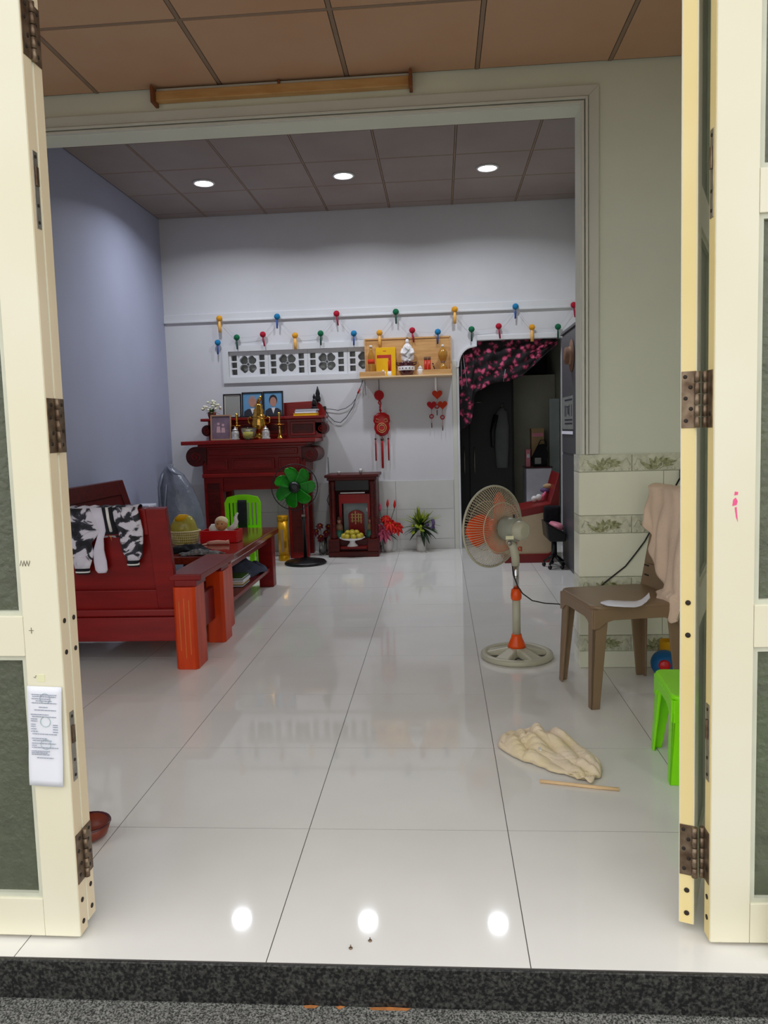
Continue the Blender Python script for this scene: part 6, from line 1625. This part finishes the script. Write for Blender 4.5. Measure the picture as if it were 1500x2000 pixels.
# cable and plug on the pier
c4 = MB(); c4.tube([(1.185, 2.163, 0.40), (1.21, 2.163, 0.43), (1.26, 2.163, 0.47), (1.31, 2.163, 0.51), (1.36, 2.163, 0.575), (1.40, 2.163, 0.63), (1.46, 2.163, 0.74), (1.53, 2.163, 0.87), (1.575, 2.163, 0.955)], 0.0035, 6)
wcab = thing('wall_cable', 'black cable with plug running up the tiled pier behind the chair', 'cable', (1.4, 2.163, 0.4))
c4.build('wire', mt['cable'], wcab)
MB().box(1.56, 1.60, 2.14, 2.168, 0.93, 0.975).build('plug', mt['cable'], wcab, bevel=0.005)

# ================================================================== RAG AND STICK ON THE FLOOR
rg_ = thing('floor_rag', 'crumpled stained cream cloth lying on the white floor tiles', 'cloth', (0.79, 1.13, 0))
from mathutils import noise as NZ
def ridge(x, y, k, o):
    return 1 - abs(NZ.noise(Vector((x * k + o, y * k - o, o * 0.37))))  * 2
def rag_fn(u, v):
    a = (u - 0.5) * 2; b = (v - 0.5) * 2
    th = math.atan2(b, a); rad = max(abs(a), abs(b))
    R = 1 + 0.10 * math.sin(2 * th + 0.6) + 0.09 * math.sin(3 * th + 2) + 0.10 * NZ.noise(Vector((math.cos(th) * 2.2, math.sin(th) * 2.2, 4.1))) + 0.05 * NZ.noise(Vector((math.cos(th) * 6, math.sin(th) * 6, 1.7)))
    q = rad * R
    lx, ly = 0.225 * q * math.cos(th), 0.142 * q * math.sin(th)
    ang = math.radians(-58)
    x = lx * math.cos(ang) - ly * math.sin(ang); y = lx * math.sin(ang) + ly * math.cos(ang)
    e = max(0.0, 1 - rad ** 3)
    n1 = NZ.noise(Vector((lx * 6, ly * 5, 2.2))); n2 = NZ.noise(Vector((lx * 5 + 3, ly * 6, 6.1))); n3 = NZ.noise(Vector((lx * 14, ly * 12, 1.1)))
    s1 = PI * ly / 0.062 + 2.6 * n1 + lx * 7
    s2 = PI * (lx + 0.6 * ly) / 0.11 + 2.4 * n2
    h = abs(math.sin(s1)) ** 0.75 * (0.55 + 0.7 * n2) + 0.45 * abs(math.sin(s2)) ** 0.8 * (0.5 + n1) + 0.22 * n3 + 0.12 * abs(math.sin(PI * (lx - ly) / 0.035 + 3 * n2)) * max(0, n1 + 0.3)
    z = 0.004 + (0.014 + 0.046 * max(0, h)) * e ** 0.45
    return (0.803 + 0.93 * x, 1.14 + 0.93 * y, z)
MB().grid(rag_fn, 110, 84).build('cloth_heap', mt['rag'], rg_, solid=0.003)
def tail(u, v):
    return (lerp(0.865, 0.935, u) - 0.03 * v, lerp(1.0, 0.945, u) - 0.05 * v, 0.008 + 0.015 * math.sin(u * 6 + v * 4) ** 2)
MB().grid(tail, 12, 8).build('hem_flap', mt['rag'], rg_, solid=0.004)
MB().tube([(0.70, 1.19, 0.012), (0.665, 1.175, 0.010), (0.652, 1.155, 0.008), (0.665, 1.135, 0.008), (0.70, 1.14, 0.015)], 0.0035, 6).build('hanging_loop', mt['rag'], rg_)
MB().box(0.752, 0.760, 1.06, 1.085, 0.050, 0.054).build('white_tag', mt['white'], rg_)
sk = MB(); sk.tube([(0.735, 0.915, 0.0065), (0.82, 0.895, 0.0065), (0.90, 0.875, 0.0065), (0.985, 0.857, 0.0065)], 0.0062, 8)
tag(sk.build('wooden_stick', mt['shelfpale'], origin=(0.86, 0.885, 0.0)), 'thin pale wooden stick beside the crumpled floor cloth', 'stick')

# ================================================================== SMALL THINGS BY THE DOORS
bo = thing('wooden_bowl', 'small brown bowl on the floor peeping out behind the left door', 'bowl', (-0.665, 0.535, 0))
MB().lathe([(0.035, 0.0005), (0.055, 0.012), (0.066, 0.045), (0.062, 0.047), (0.05, 0.018), (0, 0.008)], (0, 0, 0), 26).build('shell', mt['brownbowl'], bo, local=True)
MB().lathe([(0.0655, 0.044), (0.068, 0.047), (0.066, 0.051), (0.0615, 0.047)], (0, 0, 0), 26, cap=False).build('rim', mt['maroon'], bo, local=True)
for (x, y, lb) in ((0.189, 0.059, 'tiny steel screw near the doorstep, the front one'), (0.232, 0.087, 'tiny steel screw near the doorstep, the rear one')):
    t = thing('loose_screw', lb, 'screw', (x, y, 0.0002), group='screws on the floor')
    MB().lathe([(0.0045, 0), (0.0045, 0.002), (0.002, 0.0035)], (0, 0, 0), 12).build('head', mt['hinge'], t, local=True)
    MB().lathe([(0.0016, 0.003), (0.0012, 0.009)], (0, 0, 0), 8).build('shank', mt['hinge'], t, local=True)
import OpenImageIO as oiio, numpy as np
b=oiio.ImageBuf('/workdir/render_main.png'); a=b.get_pixels(oiio.UINT8); h,w=a.shape[:2]; s=w/1500
T={'floor near':(700,1700,(195,192,188)),'floor mid':(750,1400,(165,160,158)),'floor far':(700,1180,(150,150,157)),'wall up':(700,520,(152,152,156)),'wall low':(650,860,(130,130,132)),'left wall':(200,700,(120,122,140)),'left wall lo':(200,880,(108,112,118)),'ceil back':(700,290,(88,80,78)),'front ceil':(800,90,(112,85,66)),'rwall up':(1250,300,(100,100,88)),'rwall mid':(1250,500,(122,122,108)),'rwall lo':(1250,800,(158,160,135)),'door L':(50,800,(238,236,212)),'door L lo':(120,1650,(226,228,222)),'door R':(1430,900,(240,232,210)),'door R top':(1430,100,(232,218,172)),'tile':(1200,960,(172,175,150)),'granite':(750,1920,(38,38,40)),'tread':(750,1985,(110,110,108)),'beam soffit':(600,260,(105,105,105)),'glass L':(20,1500,(90,95,88)),'glass R':(1485,1500,(100,105,80)),'sofa':(250,1220,(85,22,26)),'leg':(360,1240,(140,48,18)),'chair':(1200,1220,(100,90,72)),'cloth':(1300,1080,(165,145,125)),'stool':(1290,1370,(110,200,10)),'rag':(1070,1470,(195,175,140)),'edge R':(1357,900,(222,196,120)),'edge L':(105,700,(215,190,160)),'band':(1000,190,(125,120,100)),'base':(1010,1285,(140,138,122)), 'curtain':(990,700,(110,40,70))}
for k,(x,y,t) in T.items():
    x0,y0=int(x*s),int(y*s); m=a[y0-3:y0+4,x0-3:x0+4,:3].reshape(-1,3).mean(0)
    print('%-13s mine %-18s target %-16s'%(k,str(m.round().astype(int).tolist()),t))
